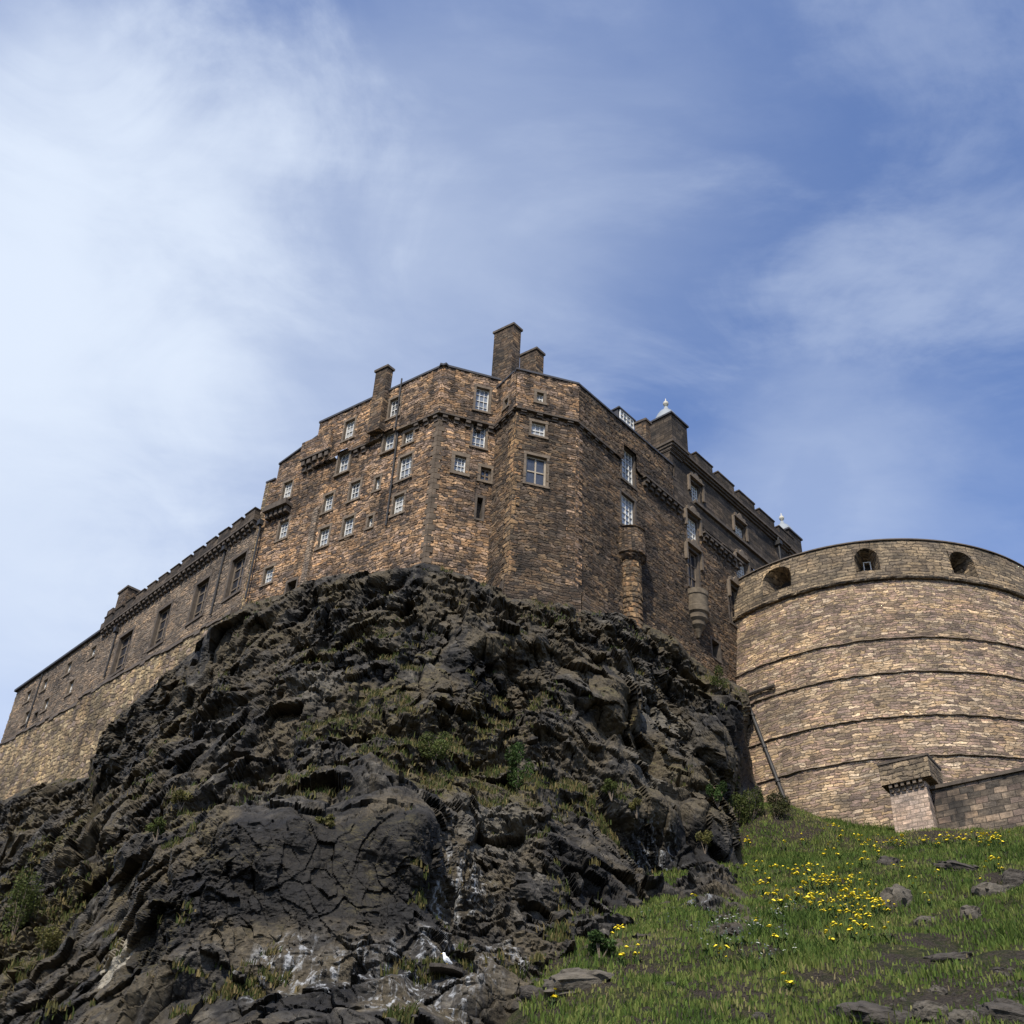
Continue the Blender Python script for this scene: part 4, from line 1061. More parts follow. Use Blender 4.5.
def crag(P, size, seed, step, tilt, warp=.05):
    """angular blocks: every Voronoi cell gets its own height and its own tilted plane"""
    c, s = math.cos(.5 + seed), math.sin(.5 + seed); Q = P @ np.array([[c, s, .25], [-s, c, .2], [-.3, -.1, 1.0]]); Q = Q / np.array(size)
    Q0 = Q; Q = Q + np.stack([fbm(Q * .8 + 3, seed + 40, 3), fbm(Q * .8 + 9, seed + 50, 3), fbm(Q * .8 + 5, seed + 60, 3)], -1) * warp
    I = np.floor(Q).astype(np.int64); best = np.full(len(Q), 1e9); second = best.copy(); h = np.zeros(len(Q)); D = np.zeros((len(Q), 3)); T = np.zeros((len(Q), 3))
    for a in (-1, 0, 1):
        for b in (-1, 0, 1):
            for k in (-1, 0, 1):
                i, j, l = I[:, 0] + a, I[:, 1] + b, I[:, 2] + k
                f = np.stack([i + h32(i, j, l, seed), j + h32(i, j, l, seed + 1), l + h32(i, j, l, seed + 2)], -1)
                d = Q - f; dd = np.abs(d).max(1) * .55 + np.sqrt((d * d).sum(1)) * .45
                mk = dd < best; second = np.where(mk, best, np.minimum(second, dd)); best = np.where(mk, dd, best)
                h[mk] = h32(i, j, l, seed + 3)[mk]; D[mk] = (Q0 - f)[mk]
                T[mk] = np.stack([h32(i, j, l, seed + 4), h32(i, j, l, seed + 5), h32(i, j, l, seed + 6)], -1)[mk] - .5
    return (h - .5) * 2 * step + (D * np.array(size) * T).sum(1) * 2 * tilt, second - best


e1_ = np.clip(tv / .03, 0, 1); fade = np.repeat((e1_ * e1_ * (3 - 2 * e1_))[:, None], NU, 1).ravel()
edge = np.clip((757 - PX.ravel()) / 30, .25, 1)
near = np.clip(R_ / 48, .72, 1.15)
amp = near * (.38 + .62 * fade) * edge
vd = (P0 - EYE) / np.linalg.norm(P0 - EYE, axis=1)[:, None]
DIR = N0 * .45 - vd * .75; DIR /= np.linalg.norm(DIR, axis=1)[:, None]
rough = np.clip(.75 + fbm(P0 / 7.0, 71, 3) * 1.2, .25, 1.35)
strata = fbm(P0 * np.array([.12, .12, .7]) + 5, 81, 3)


def blocks(P, size, seed, step, tilt, slope, warp=.10):
    """jointed rock: a heap of flat-topped blocks with straight sides, the highest one showing"""
    c, s = math.cos(.5 + seed), math.sin(.5 + seed); R3 = np.array([[c, s, .22], [-s, c, .18], [-.3, -.1, 1.0]]); sz = np.array(size); ms = sz.mean()
    Q = P @ R3 / sz
    Q = Q + np.stack([fbm(Q * .5 + 3, seed + 40, 2), fbm(Q * .5 + 9, seed + 50, 2), fbm(Q * .5 + 5, seed + 60, 2)], -1) * warp
    I = np.floor(Q).astype(np.int64); best = np.full(len(Q), -1e9)
    for a in (-1, 0, 1):
        for b in (-1, 0, 1):
            for k in (-1, 0, 1):
                i, j, l = I[:, 0] + a, I[:, 1] + b, I[:, 2] + k; r = lambda n: h32(i, j, l, seed + n)
                x = Q[:, 0] - (i + .1 + .8 * r(0)); y = Q[:, 1] - (j + .1 + .8 * r(1)); z = Q[:, 2] - (l + .1 + .8 * r(2)); h = (r(3) - .5) * 2 * step
                sk = (r(7) - .5) * .9; sk2 = (r(8) - .5) * .9
                nrm = np.maximum(np.maximum(np.abs(x + sk * y), np.abs(y + sk2 * z)), np.maximum(np.abs(z + sk * x), np.abs(x * .6 - z * .6 + y * .4)))
                top = h + ((r(4) - .5) * x * sz[0] + (r(5) - .5) * y * sz[1] + (r(6) - .5) * z * sz[2]) * 2 * tilt
                side = h + slope * ms * (.30 + .32 * r(9) - nrm)
                best = np.maximum(best, np.minimum(top, side))
    return best


def gnorm(f): return f - f.mean()


cpt = lambda px, py: at_r(px, py, float(depth(np.array([float(px)]), np.array([float(py)]))[0]))
calm = near_mask(P0, [cpt(240, 870), cpt(300, 870), cpt(360, 870), cpt(405, 870)], [2.6, 3, 3, 2.2])
L0 = gnorm(blocks(P0, (6.0, 5.5, 5.5), 7, .24, .26, .9, .04)); L1 = gnorm(blocks(P0, (2.7, 2.3, 3.0), 11, .20, .46, 1.3, .04)); L2 = gnorm(blocks(P0, (1.15, 1.0, .95), 23, .11, .52, 1.4, .04))
L3 = gnorm(blocks(P0, (.50, .44, .36), 37, .05, .62, 1.5, .05)); L4 = gnorm(blocks(P0, (.23, .21, .15), 51, .03, .66, 1.5, .05))
rough = np.clip(.58 + fbm(P0 / 5.0, 71, 3) * 1.2, .2, 1.1)
K1, q1 = crag(P0, (1.9, 1.5, 2.9), 13, .24, .40, 0.0); K2, q2 = crag(P0, (.75, .62, .9), 29, .085, .50, 0.0)
L1 = L1 * .6 + K1 - np.exp(-q1 * 22) * .16 * (1 - .8 * calm); L2 = L2 * .55 + K2 * 1.2 - np.exp(-q2 * 18) * .08 * (1 - .7 * calm)
V = P0 + DIR * (((L0 + L1 + fbm(P0 / 9.0, 91, 3) * .5) * (1 - .75 * calm) + strata * .15 + (L2 + L3 + L4 + fbm(P0 / .3, 95, 3) * .02) * rough) * amp)[:, None]
# the crest runs back in under the walls
back_ = np.array([0, 1.0, 0]); row = V[:NU] + (P0[:NU] - EYE) / np.linalg.norm(P0[:NU] - EYE, axis=1)[:, None] * np.array([2.5, 2.5, 0]); row[:, 2] = V[:NU, 2] - .2
V = np.vstack([row, V]); NVv = NV + 1
i, j = np.meshgrid(np.arange(NU - 1), np.arange(NVv - 1)); a = (j * NU + i).ravel(); Q = np.stack([a, a + NU, a + NU + 1, a + 1], -1)
org = np.array([0, 50, 0.0])
cme = mesh_np('crag', V - org, Q)


cpt = lambda px, py: at_r(px, py, float(depth(np.array([float(px)]), np.array([float(py)]))[0]))
wet = near_mask(V, [cpt(*p) for p in ((450, 900), (440, 970), (280, 965), (660, 880), (650, 850), (690, 910), (420, 1000), (500, 960), (340, 970))], [1.4, 1.7, 1.3, 1.5, 1.2, 1.0, 1.5, 1.1, 1.1])
pale = near_mask(V, [cpt(*p) for p in ((121, 948), (116, 972), (465, 850), (320, 680), (640, 690), (665, 730), (640, 770), (490, 830))], [.62, .4, 1.0, 1.2, 1.6, 1.5, 1.5, 1.6])
plast = near_mask(V, [cpt(*p) for p in ((123, 945), (124, 958), (119, 975))], [.85, .9, .6])
green = near_mask(V, [cpt(*p) for p in ((440, 750), (400, 770), (300, 790), (470, 740), (410, 655), (340, 640), (690, 660), (720, 690), (600, 790), (190, 800), (150, 830), (60, 930), (30, 880), (20, 940), (360, 720), (500, 790))], [2.6, 2.2, 1.6, 2, 1.8, 2, 1.8, 2, 2, 2, 2.2, 3, 4, 3, 2.6, 2])
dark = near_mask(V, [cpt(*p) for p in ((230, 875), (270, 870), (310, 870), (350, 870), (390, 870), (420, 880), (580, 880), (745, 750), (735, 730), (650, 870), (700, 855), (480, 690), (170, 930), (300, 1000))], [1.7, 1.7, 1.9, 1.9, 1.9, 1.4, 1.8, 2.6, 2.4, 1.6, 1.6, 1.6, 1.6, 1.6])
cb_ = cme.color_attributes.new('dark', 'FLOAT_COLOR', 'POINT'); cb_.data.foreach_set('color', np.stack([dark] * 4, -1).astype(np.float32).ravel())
ca = cme.color_attributes.new('mask', 'FLOAT_COLOR', 'POINT'); ca.data.foreach_set('color', np.stack([wet, pale, green, plast], -1).astype(np.float32).ravel())
mt, t, p, out = newmat('dark_basalt')
oc = t.add('ShaderNodeTexCoord').outputs['Object']; ge = t.add('ShaderNodeNewGeometry')
at = t.add('ShaderNodeAttribute', attribute_name='mask'); sc_ = t.add('ShaderNodeSeparateColor'); t.link(at.outputs['Color'], sc_.inputs[0])
nb_ = t.noise(oc, .22, 6, .62, .8); nm = t.noise(oc, 1.1, 6, .65, .4); nf = t.noise(oc, 6, 6, .7)
vs = t.noise(t.vmath('MULTIPLY', oc, (3.6, 3.6, .18)), 1.0, 6, .68, .4)
vs2 = t.noise(t.vmath('MULTIPLY', oc, (1.3, 1.3, .22)), 1.0, 5, .6, .3)
col = t.ramp(nm, [(.3, (.0125, .0116, .0104)), (.45, (.028, .0257, .0222)), (.58, (.060, .054, .0445)), (.7, (.165, .146, .113))])
col = t.mix(t.smooth(nb_, .42, .55, 0, .85), col, t.ramp(nf, [(.3, (.034, .028, .018)), (.55, (.088, .071, .045)), (.75, (.18, .148, .10))]))
col = t.mix(t.math('MULTIPLY', sc_.outputs[1], .8), col, t.ramp(nf, [(.3, (.06, .054, .044)), (.7, (.17, .155, .125))]))
col = t.mix(t.smooth(vs2, .56, .72, 0, .7), col, (.012, .012, .013))
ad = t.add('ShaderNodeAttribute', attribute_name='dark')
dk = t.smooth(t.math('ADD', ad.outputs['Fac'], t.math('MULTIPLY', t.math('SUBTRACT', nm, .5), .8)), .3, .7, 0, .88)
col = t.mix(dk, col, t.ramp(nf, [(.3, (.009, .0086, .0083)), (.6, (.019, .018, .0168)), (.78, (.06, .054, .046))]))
lich = t.noise(oc, 2.6, 8, .75, .2)
col = t.mix(t.smooth(lich, .60, .70, 0, .55), col, (.135, .125, .105))
# open joints
jw = t.vmath('ADD', t.vmath('MULTIPLY', oc, (1.0, 1.0, .62)), t.vmath('MULTIPLY', t.noise(oc, .9, 3, .6, out=1), (.55, .55, .55)))
vj = t.add('ShaderNodeTexVoronoi', feature='DISTANCE_TO_EDGE'); t.link(jw, vj.inputs['Vector']); vj.inputs['Scale'].default_value = .95
vk = t.add('ShaderNodeTexVoronoi', feature='DISTANCE_TO_EDGE'); t.link(jw, vk.inputs['Vector']); vk.inputs['Scale'].default_value = 2.7
j1 = t.smooth(vj.outputs['Distance'], .006, .05); j2 = t.smooth(vk.outputs['Distance'], .008, .06)
jt = t.math('MULTIPLY', t.math('MULTIPLY_ADD', j1, .3, .7), t.math('MULTIPLY_ADD', j2, .12, .88))
col = t.mix(1.0, col, t.mix(jt, (.28, .27, .26), (1, 1, 1)), 'MULTIPLY')
sn = t.add('ShaderNodeSeparateXYZ'); t.link(ge.outputs['Normal'], sn.inputs[0])
upm = t.math('MULTIPLY', t.smooth(sn.outputs[2], .25, .75), t.smooth(t.math('ADD', nb_, t.math('MULTIPLY', sc_.outputs[2], .20)), .54, .68))
moss = t.ramp(nf, [(.3, (.034, .031, .012)), (.5, (.072, .061, .026)), (.7, (.14, .115, .055))])
col = t.mix(t.math('MULTIPLY', upm, .85), col, moss)
wm = t.math('MULTIPLY', t.smooth(vs, .50, .63), t.smooth(sc_.outputs[0], .2, .9))
wm = t.math('MAXIMUM', wm, t.math('MULTIPLY', t.smooth(vs, .735, .78), t.smooth(nm, .45, .6)))
col = t.mix(t.math('MULTIPLY', wm, t.smooth(nf, .35, .6, .18, .8)), col, (.40, .41, .41))
plm = t.smooth(t.math('ADD', at.outputs['Alpha'], t.math('MULTIPLY', t.math('SUBTRACT', nm, .5), .9)), .42, .5)
col = t.mix(plm, col, t.ramp(nf, [(.3, (.17, .15, .11)), (.7, (.32, .285, .22))]))
t.link(col, p.inputs['Base Color']); p.inputs['Specular IOR Level'].default_value = .16
t.link(t.smooth(nf, .35, .65, .6, .95), p.inputs['Roughness'])
b = t.add('ShaderNodeBump'); t.link(t.math('ADD', t.math('ADD', t.math('MULTIPLY', nm, .7), t.math('MULTIPLY', nf, .4)), t.math('MULTIPLY', jt, .7)), b.inputs['Height']); b.inputs['Distance'].default_value = .10; b.inputs['Strength'].default_value = .9; t.link(b.outputs[0], p.inputs['Normal'])
M_ROCK = mt
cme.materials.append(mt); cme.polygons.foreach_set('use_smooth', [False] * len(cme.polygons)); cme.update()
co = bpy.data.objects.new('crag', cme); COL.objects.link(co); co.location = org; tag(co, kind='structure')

# ------------------------------------------------------------------ grass
def leafmat(name, spec=.15):
    mt, t, p, out = newmat(name)
    at = t.add('ShaderNodeAttribute', attribute_name='Col'); t.link(at.outputs['Color'], p.inputs['Base Color'])
    p.inputs['Roughness'].default_value = .75; p.inputs['Specular IOR Level'].default_value = spec
    tr = t.add('ShaderNodeBsdfTranslucent'); t.link(at.outputs['Color'], tr.inputs[0])
    mx = t.add('ShaderNodeMixShader'); mx.inputs[0].default_value = .3; t.link(p.outputs[0], mx.inputs[1]); t.link(tr.outputs[0], mx.inputs[2]); t.link(mx.outputs[0], out.inputs[0])
    return mt


M_LEAF = leafmat('leaf_and_blade')


def blades(name, base, hgt, colr, per=3, wid=.035, lean=.5):
    n = len(base) * per; B = np.repeat(base, per, 0) + rng.normal(0, 1, (n, 3)) * np.array([.10, .10, 0]); hh = np.repeat(hgt, per) * rng.uniform(.55, 1.15, n)
    an = rng.uniform(0, 2 * math.pi, n); la = rng.uniform(0, 2 * math.pi, n); ln = rng.uniform(.1, 1, n) * lean
    s = np.stack([np.cos(an), np.sin(an), 0 * an], -1) * wid * rng.uniform(.6, 1.3, n)[:, None]
    tip = B + np.stack([np.cos(la) * ln * hh, np.sin(la) * ln * hh, hh], -1); mid = B + np.stack([np.cos(la) * ln * hh * .3, np.sin(la) * ln * hh * .3, hh * .6], -1)
    V = np.stack([B - s - [0, 0, .05], B + s - [0, 0, .05], mid + s * .7, mid - s * .7, tip], 1).reshape(-1, 3)
    k = np.arange(n)[:, None] * 5
    me = bpy.data.meshes.new(name); F4 = k + np.array([[0, 1, 2, 3]]); F3 = k + np.array([[3, 2, 4]])
    me.vertices.add(len(V)); org = np.array([base[:, 0].mean(), base[:, 1].mean(), 0]); me.vertices.foreach_set('co', (V - org).astype(np.float32).ravel())
    lv = np.concatenate([F4, F3], 1).ravel(); me.loops.add(len(lv)); me.loops.foreach_set('vertex_index', lv.astype(np.int32))
    me.polygons.add(2 * n); st = np.stack([np.arange(n) * 7, np.arange(n) * 7 + 4], -1).ravel(); me.polygons.foreach_set('loop_start', st.astype(np.int32)); me.update(calc_edges=True)
    C = np.repeat(np.repeat(colr, per, 0) * rng.uniform(.75, 1.25, (n, 1)), 5, 0); C = np.c_[C, np.ones(len(C))]
    a = me.color_attributes.new('Col', 'FLOAT_COLOR', 'POINT'); a.data.foreach_set('color', C.astype(np.float32).ravel())
    me.materials.append(M_LEAF); o = bpy.data.objects.new(name, me); COL.objects.link(o); o.location = org; return o


def pick(n, pal, wts):
    k = rng.choice(len(pal), n, p=np.array(wts) / sum(wts)); return np.array(pal)[k]


GP = [(.050, .084, .015), (.088, .128, .024), (.136, .160, .038), (.185, .175, .06), (.27, .215, .105)]
N = 165000
gx = rng.uniform(1, 50, N); gy = rng.uniform(17, 72, N); gz = hill_z(gx, gy); P = np.stack([gx, gy, gz], -1)
dn = fbm(P / 4.5 + 4, 131, 4); dn2 = fbm(P / 1.5, 141, 3)
dirt = near_mask(P, [hill_on(*p) for p in ((960, 960), (1000, 1000), (890, 1010), (1010, 950), (930, 945), (1000, 880))], [2.6, 2.2, 1.2, 2.2, 1.4, 1.6])
keep = (gz > .6) & (gy < 74) & ((dn + dn2 * .5 - dirt * .55 + rng.normal(0, .22, N)) > -.40)
keep &= np.hypot(gx - DC[0], gy - DC[1]) > rad(gz) - .3
P = P[keep]; dn = dn[keep]; dn2 = dn2[keep]
wts = np.clip(dn[:, None] * .9 + dn2[:, None] * .6 + rng.normal(0, .25, (len(P), 1)), -1, 1)[:, 0]
pal = np.array(GP); idx = np.clip(((.74 - wts) * 2.7), 0, 4).astype(int); gcol = pal[idx]
# taller growth along the foot of the walls and in clumps
tk = np.nonzero((np.abs(np.hypot(P[:, 0] - DC[0], P[:, 1] - DC[1]) - rad(P[:, 2])) < 1.6) | (fbm(P / 2.2, 171, 3) > .42))[0]
hg0 = .85 * np.clip((.20 + dn * .24 + dn2 * .14 - dirt[keep] * .08) * rng.uniform(.6, 1.3, len(P)), .05, .55); hg0[tk] = hg0[tk] * rng.uniform(1.1, 2.3, len(tk)) + .06
o = blades('grass', P, hg0, gcol, per=3, wid=.024, lean=.75)
tag(o, 'long green grass over the slope below the round battery', 'grass', kind='stuff')
Vn = V.reshape(NVv, NU, 3); nn = np.cross(np.gradient(Vn, axis=1), np.gradient(Vn, axis=0)); nn /= np.linalg.norm(nn, axis=2, keepdims=True) + 1e-9
nn[(nn * (Vn - EYE)).sum(2) > 0] *= -1
upz = nn[..., 2].ravel(); sel = np.nonzero((upz > .45) & (V[:, 2] > 4))[0]
Pv = V[sel]; gm = fbm(Pv / 2.4, 151, 3) * .9 + fbm(Pv / .8, 161, 3) * .9 + green[sel] * .5
sel = sel[gm > .52]; sel = rng.choice(sel, min(len(sel), 9000), replace=False); Pv = V[sel]
lc = pick(len(Pv), [(.06, .07, .018), (.045, .06, .014), (.12, .10, .035), (.17, .13, .055), (.09, .085, .03)], [3, 3, 2, 2, 2])
o = blades('ledge_grass', Pv, np.clip(rng.normal(.20, .08, len(Pv)), .06, .45), lc, per=3, wid=.03, lean=.8)
tag(o, 'dry olive grass and moss tufts on the ledges of the dark crag', 'grass', kind='stuff')


# ------------------------------------------------------------------ shrubs
def shrub(px, py, wpx, hpx, pal, label, on='crag', n=1500, leaf=.07, group=None, name='shrub'):
    if on == 'crag':
        d = ray(px, py + hpx / 2); # nearest crag point to the sight line
        rel = V - EYE; tt = rel @ d; ds = np.linalg.norm(rel - tt[:, None] * d, axis=1); ok = (ds < .25) & (tt > 10); base = V[ok][np.argmin(tt[ok])] if ok.any() else cpt(px, py)
    else: base = hill_on(px, py + hpx / 2)
    dist = np.linalg.norm(base - EYE); sx = wpx / FPX * dist / 2; sz = hpx / FPX * dist * 1.15
    e = empty(name, base, label, 'shrub', group)
    k = max(5, n // 160); cs = rng.normal(0, 1, (k, 3)); cs /= np.linalg.norm(cs, axis=1)[:, None]; cs *= rng.uniform(.35, 1, (k, 1)) ** .6
    cen = cs * np.array([sx * .75, sx * .6, sz * .38]) + np.array([0, 0, sz * .5])
    ci = rng.integers(0, k, n); q = rng.normal(0, 1, (n, 3)); q /= np.linalg.norm(q, axis=1)[:, None]; q *= rng.uniform(.3, 1, (n, 1)) ** .5
    L = cen[ci] + q * np.array([sx * .36, sx * .36, sz * .22]); L[:, 2] = np.maximum(L[:, 2], .02)
    a = rng.normal(0, 1, (n, 3)); a /= np.linalg.norm(a, axis=1)[:, None]; b = np.cross(a, rng.normal(0, 1, (n, 3))); b /= np.linalg.norm(b, axis=1)[:, None]
    s = leaf * rng.uniform(.6, 1.3, (n, 1))
    Vv = np.stack([L - a * s, L + b * s * .45, L + a * s, L - b * s * .45], 1).reshape(-1, 3); Qf = np.arange(4 * n).reshape(-1, 4)
    me = mesh_np('foliage', Vv, Qf); c = pick(n, pal, [1] * len(pal)) * rng.uniform(.7, 1.3, (k, 1))[ci]
    ca = me.color_attributes.new('Col', 'FLOAT_COLOR', 'POINT'); ca.data.foreach_set('color', np.c_[np.repeat(c, 4, 0), np.ones(4 * n)].astype(np.float32).ravel()); me.materials.append(M_LEAF)
    link('foliage', me, e, base)
    b_ = MB()
    for c in cen[:7]: b_.tube(base + np.array([0, 0, -.15]), base + c, .03, .012, 5)
    b_.build('stem', M_TRIML, e, origin=base)


BG = [(.045, .078, .02), (.06, .095, .026), (.035, .06, .016)]; OG = [(.08, .10, .028), (.10, .11, .035), (.06, .08, .02)]; YG = [(.14, .13, .04), (.10, .105, .03), (.17, .15, .06)]
shrub(515, 762, 34, 46, BG, 'bright green bush in the middle of the dark crag')
shrub(436, 752, 46, 28, OG, 'low olive bush on the crag ledge left of the bright green bush')
shrub(612, 792, 22, 16, OG, 'small olive bush on the right part of the crag', n=700)
shrub(184, 800, 30, 16, YG, 'dry yellowish tuft bush on the left part of the crag', n=800)
shrub(160, 826, 26, 18, OG, 'small olive bush just below the dry yellowish bush', n=700)
shrub(8, 905, 36, 60, OG, 'tall olive bush at the left edge of the picture', n=2200)
shrub(45, 938, 44, 22, YG, 'yellow green bush beside the tall olive bush at the left edge', n=1200)
shrub(722, 678, 26, 22, OG, 'olive bush on the crag top near the round battery', n=800)
shrub(738, 812, 50, 30, OG, 'wide olive bush at the crag foot beside the leaning pipe', on='hill', n=1800)
shrub(722, 790, 22, 26, BG, 'green bush against the crag behind the wide olive bush', n=900)
shrub(752, 806, 34, 30, OG, 'olive bush in the gap between crag and round battery', on='hill', n=1300)
shrub(705, 838, 24, 18, YG, 'dry bush at the crag edge above the grass slope', n=700)
shrub(775, 806, 36, 26, [(.05, .055, .02), (.08, .075, .03), (.035, .04, .015)], 'dark scrubby bush at the foot of the leaning pipe', on='hill', n=1300)
shrub(600, 948, 40, 20, BG, 'leafy green clump where the crag meets the grass', on='hill', n=1100)
shrub(640, 810, 20, 14, YG, 'tiny dry bush on the rock step right of centre', n=500)
shrub(330, 815, 24, 12, YG, 'tiny dry bush on the long ledge over the black face', n=500)


# ------------------------------------------------------------------ boulders and stones
M_STONE = plain('lichen_grey_stone', (.095, .082, .062), .95, .6, 2.5, bump=.08)
M_STONED = plain('dark_loose_rock', (.058, .050, .040), .95, .6, 2.5, bump=.09)


def rockmesh(name, seed, sub=4):
    import bmesh
    bm = bmesh.new(); bmesh.ops.create_icosphere(bm, subdivisions=sub, radius=1.0)
    P = np.array([v.co for v in bm.verts]); c, g = crag(P + seed * 7.1, (.8, .8, .7), 60 + seed, .5, .5); f = fbm(P * 2.2 + seed, 66 + seed, 4)
    P = np.sign(P) * np.abs(P) ** .8 * (1 + c * .30 + f * .10)[:, None]
    for v, q in zip(bm.verts, P): v.co = q
    me = bpy.data.meshes.new(name); bm.to_mesh(me); bm.free(); return me


RM = []
for k in range(5):
    for mt in (M_STONE, M_STONED):
        me = rockmesh('boulder', k); me.materials.append(mt); RM.append(me)


def boulder(px, py, wpx, hpx, label, k, dark=False, flat=.5, group=None, name='boulder', cat='boulder'):
    P = hill_on(px, py + hpx * .3); dist = np.linalg.norm(P - EYE); sx = wpx / FPX * dist / 2; sz = hpx / FPX * dist / 2 * 1.1
    o = bpy.data.objects.new(name, RM[(k % 5) * 2 + (1 if dark else 0)]); COL.objects.link(o); o.location = P + np.array([0, 0, sz * -.12]); o.scale = (sx, sx * .8, sz)
    o.rotation_euler = (.25, random.uniform(-.2, .2), random.uniform(-.5, .5)); return tag(o, label, cat, group)


boulder(888, 862, 22, 16, 'dark grey boulder in the grass below the stone pier', 0, True)
boulder(898, 896, 32, 34, 'large brown grey boulder right of the yellow flowers', 1)
boulder(958, 866, 40, 12, 'long low slab of dark rock in the upper right grass', 2, True)
boulder(993, 888, 34, 22, 'broad pale grey boulder near the right edge of the grass', 3)
boulder(1016, 876, 26, 20, 'dark rock at the right edge behind the broad pale boulder', 4, True)
boulder(970, 912, 20, 18, 'rounded grey boulder below the broad pale boulder', 0)
boulder(925, 919, 20, 10, 'small flat pale stone in the grass below the large brown boulder', 1)
boulder(937, 990, 16, 12, 'small pale stone above the slabs at the bottom right', 2)
boulder(878, 1014, 16, 20, 'upright pale stone at the bottom edge left of the slabs', 3)
boulder(932, 1008, 34, 18, 'tilted tan slab at the bottom right', 4)
boulder(962, 1016, 28, 20, 'blocky tan stone right of the tilted tan slab', 1)
boulder(578, 976, 62, 22, 'wide grey rock slab in the grass at the foot of the crag', 2)
boulder(535, 990, 30, 16, 'dark rock beside the wide grey slab at the crag foot', 3, True)
boulder(872, 1010, 66, 22, 'broad dark earthy outcrop at the bottom edge left of the slabs', 1, True)
boulder(1010, 1010, 54, 24, 'rough dark outcrop under the rubble in the bottom right corner', 2, True)
boulder(948, 955, 40, 10, 'low dark rock alone in the bare earth near the right edge', 3, True)
boulder(762, 1016, 20, 10, 'dark flat stone at the bottom edge of the grass', 0, True)
boulder(668, 985, 16, 9, 'small dark stone alone in the middle of the lower grass', 4, True)
for k in range(34):
    boulder(random.uniform(978, 1030), random.uniform(968, 1030), random.uniform(5, 12), random.uniform(3, 7), 'small pale stone in the loose rubble at the bottom right corner', k, k % 4 == 0, group='small stones of the rubble patch', name='rubble_stone', cat='stone')
for k in range(16):
    boulder(random.uniform(890, 975), random.uniform(940, 1020), random.uniform(4, 9), random.uniform(3, 6), 'small stone on the bare earth left of the rubble corner', k, k % 2 == 0, group='small stones on the bare earth', name='rubble_stone', cat='stone')

# ------------------------------------------------------------------ flowers
M_YEL = plain('yellow_petal', (.80, .62, .03), .6, .15, 6); M_WHT = plain('pale_petal', (.55, .55, .46), .6, .15, 6); M_STEM = plain('green_stem', (.05, .085, .02), .8, .2, 6)


def flowermesh(seed, heads, spread, petal, r0):
    r = np.random.default_rng(seed); b = MB(); mats = []
    for k in range(heads):
        x, y = r.normal(0, spread, 2); h = r.uniform(.28, .55); b.tube((x * .5, y * .5, -.05), (x, y, h), .012, .008, 4); mats += [0] * 6
        rr = r0 * r.uniform(.7, 1.3); n = 9; an = np.arange(n) * 2 * math.pi / n + r.uniform(0, 1); tx, ty = r.normal(0, .25, 2)
        ring = [(x + rr * math.cos(a) * (1 if i % 2 else .72), y + rr * math.sin(a) * (1 if i % 2 else .72), h + .02 + tx * rr * math.cos(a) + ty * rr * math.sin(a) - .3 * rr) for i, a in enumerate(an)]
        b.arr(ring + [(x, y, h + .5 * rr), (x, y, h - .45 * rr)], [(i, (i + 1) % n, n) for i in range(n)] + [((i + 1) % n, i, n + 1) for i in range(n)]); mats += [1] * (2 * n)
    for k in range(7):
        a = r.uniform(0, 6.28); l = r.uniform(.15, .3); d = np.array([math.cos(a), math.sin(a)]); s = np.array([-d[1], d[0]]) * .03
        b.arr([(0, 0, 0), (*(d * l * .5 + s), l * .6), (*(d * l), l * .7), (*(d * l * .5 - s), l * .6)], [(0, 1, 2, 3)]); mats += [0]
    V_ = np.vstack(b.v); me = bpy.data.meshes.new('wildflower'); me.from_pydata(V_.tolist(), [], b.f); me.materials.append(M_STEM); me.materials.append(petal)
    me.polygons.foreach_set('material_index', mats); me.update(); return me


FM = [flowermesh(k, h, s, M_YEL, .064) for k, (h, s) in enumerate(((3, .10), (5, .15), (8, .2), (11, .26), (2, .07)))]
FW = [flowermesh(20 + k, 4, .13, M_WHT, .045) for k in range(2)]
spots = [(828, 882, 3), (835, 884, 3), (812, 872, 2), (822, 887, 3), (845, 888, 3), (852, 885, 2), (778, 872, 2), (800, 880, 2), (806, 890, 2), (770, 880, 1), (776, 894, 1), (782, 905, 1), (768, 900, 2), (790, 905, 2), (800, 900, 1), (812, 903, 2), (818, 907, 3), (826, 902, 2), (842, 902, 3), (850, 900, 2), (856, 905, 2), (862, 900, 3), (868, 908, 2), (876, 912, 2), (884, 908, 2), (888, 914, 1), (838, 915, 1), (848, 920, 2), (860, 925, 2), (866, 930, 1), (872, 918, 1), (836, 936, 2), (858, 940, 0), (745, 846, 2), (748, 842, 1), (784, 848, 0), (805, 842, 1), (700, 886, 1), (693, 905, 0), (762, 893, 2), (890, 842, 3), (900, 846, 3), (905, 842, 2), (873, 846, 3), (860, 840, 2), (864, 846, 1), (834, 830, 2), (880, 852, 1), (990, 840, 3), (995, 843, 2), (1002, 842, 1), (962, 842, 2), (948, 838, 1), (995, 868, 2), (1002, 870, 1), (906, 870, 1), (915, 888, 0), (940, 878, 0), (617, 940, 2), (620, 962, 1), (637, 960, 1), (551, 1004, 1), (727, 964, 0), (792, 990, 1), (779, 944, 1), (720, 958, 0), (835, 945, 1), (712, 880, 0), (870, 940, 0), (930, 905, 0), (985, 888, 1), (760, 870, 0), (757, 872, 1)]
for k in range(48): spots.append((random.gauss(828, 40), random.gauss(894, 20), random.choice([0, 0, 1, 4, 4, 1])))
for k in range(22): spots.append((random.uniform(830, 1010), random.uniform(838, 850), random.choice([0, 1, 4, 4])))
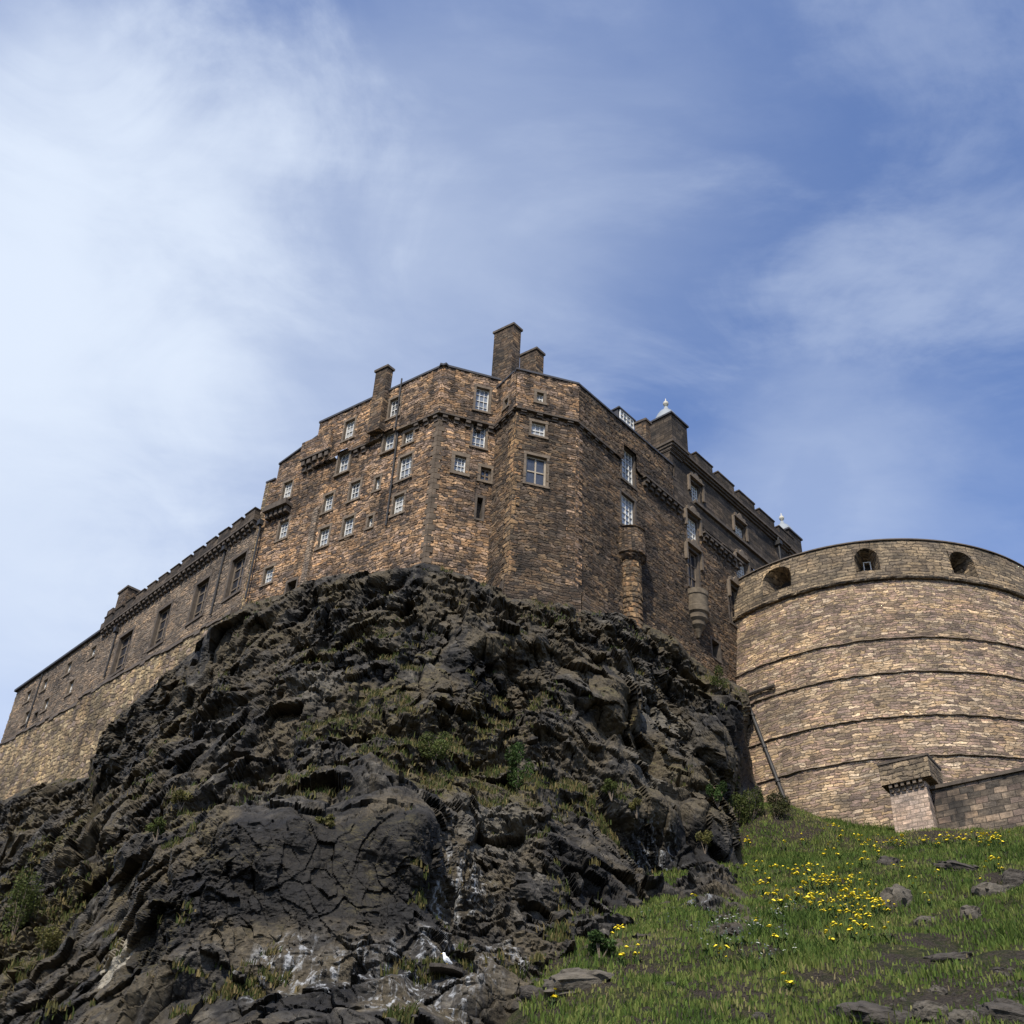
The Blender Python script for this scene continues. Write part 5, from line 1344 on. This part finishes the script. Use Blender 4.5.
for px, py, k in spots:
    P = hill_on(px, py + 4)
    if P is None or np.hypot(P[0] - DC[0], P[1] - DC[1]) < rad(P[2]) + .2: continue
    o = bpy.data.objects.new('wildflower', FM[k]); COL.objects.link(o); o.location = P; o.rotation_euler = (0, 0, random.uniform(0, 6.28)); s = random.uniform(.85, 1.2); o.scale = (s, s, s)
    tag(o, 'yellow wildflower clump on the grass slope below the round battery', 'wildflower', 'yellow wildflowers on the grass slope')
for k in range(34):
    P = hill_on(random.gauss(735, 30), random.gauss(935, 16))
    o = bpy.data.objects.new('wildflower', random.choice(FW)); COL.objects.link(o); o.location = P; o.rotation_euler = (0, 0, random.uniform(0, 6.28))
    tag(o, 'tiny cream wildflower in the grass left of the yellow flowers', 'wildflower', 'cream wildflowers in the grass')

# ------------------------------------------------------------------ gull on a slab
d = ray(446, 966); rel = V - EYE; tt = rel @ d; ds = np.linalg.norm(rel - tt[:, None] * d, axis=1); ok = (ds < .2) & (tt > 10); gp = EYE + d * (tt[ok].min() - .35)
b = MB(); rg = np.random.default_rng(5)
outl = [(-.50, -.25), (-.15, -.42), (.25, -.40), (.52, -.15), (.60, .7), (-.45, .8)]
b.arr([(gp[0] + x, gp[1] + y, gp[2] - .16 - .10 * x) for x, y in outl] + [(gp[0] + x * .97, gp[1] + y * .97, gp[2] - .05 - .10 * x) for x, y in outl], [tuple(range(6))[::-1], tuple(range(6, 12))] + [(i, (i + 1) % 6, 6 + (i + 1) % 6, 6 + i) for i in range(6)])
tag(b.build('rock_slab', M_STONED), 'flat grey green slab jutting from the crag under the white gull', 'slab')
M_GULL = plain('white_feathers', (.80, .80, .78), .8, .06, 8); M_BEAK = plain('yellow_beak', (.6, .4, .05), .5, .1, 8); M_WING = plain('pale_grey_wing', (.42, .44, .46), .8, .1, 8)
g0 = gp + np.array([0, -.05, -.05])
gull = empty('gull', g0, 'white gull standing on a flat slab low on the dark crag', 'bird')
sp = [((.17, 0, .10), .012), ((.13, 0, .12), .04), ((.06, 0, .17), .075), ((0, 0, .22), .09), ((-.045, 0, .275), .075), ((-.065, 0, .325), .045), ((-.075, 0, .36), .048), ((-.09, 0, .392), .05), ((-.115, 0, .40), .036), ((-.135, 0, .398), .012)]
b = MB(); n = 12; Vg = []
for i, (c, r) in enumerate(sp):
    c = np.array(c); t0 = np.array(sp[max(i - 1, 0)][0]); t1 = np.array(sp[min(i + 1, len(sp) - 1)][0]); tg = (t1 - t0) / np.linalg.norm(t1 - t0); y_ = np.array([0, 1.0, 0]); x_ = np.cross(tg, y_)
    Vg += [tuple(g0 + c + (x_ * math.cos(a) + y_ * math.sin(a) * .85) * r) for a in np.arange(n) * 2 * math.pi / n]
b.arr(Vg, [(i * n + j, i * n + (j + 1) % n, (i + 1) * n + (j + 1) % n, (i + 1) * n + j) for i in range(len(sp) - 1) for j in range(n)] + [tuple(range(n))[::-1], tuple(range((len(sp) - 1) * n, len(sp) * n))])
b.build('body', M_GULL, gull, origin=g0, smooth=True)
b = MB(); b.tube(g0 + np.array([-.13, 0, .397]), g0 + np.array([-.19, 0, .385]), .014, .004, 6); b.build('beak', M_BEAK, gull)
for sg in (-1, 1):
    b = MB(); q = lambda x, y, z: tuple(g0 + np.array([x, sg * y, z])); b.arr([q(-.04, .078, .27), q(.04, .088, .26), q(.20, .045, .12), q(.10, .082, .13), q(-.02, .082, .19), q(-.04, .066, .27), q(.04, .076, .26), q(.20, .033, .12), q(.10, .07, .13), q(-.02, .07, .19)], [(0, 1, 2, 3, 4), (9, 8, 7, 6, 5)] + [(i, 5 + i, 5 + (i + 1) % 5, (i + 1) % 5) for i in range(5)]); b.build('wing', M_WING, gull)
    b = MB(); b.tube(g0 + np.array([.02, sg * .03, 0]), g0 + np.array([.03, sg * .03, .15]), .008, n=5); b.fbox
    b.build('leg', M_BEAK, gull)
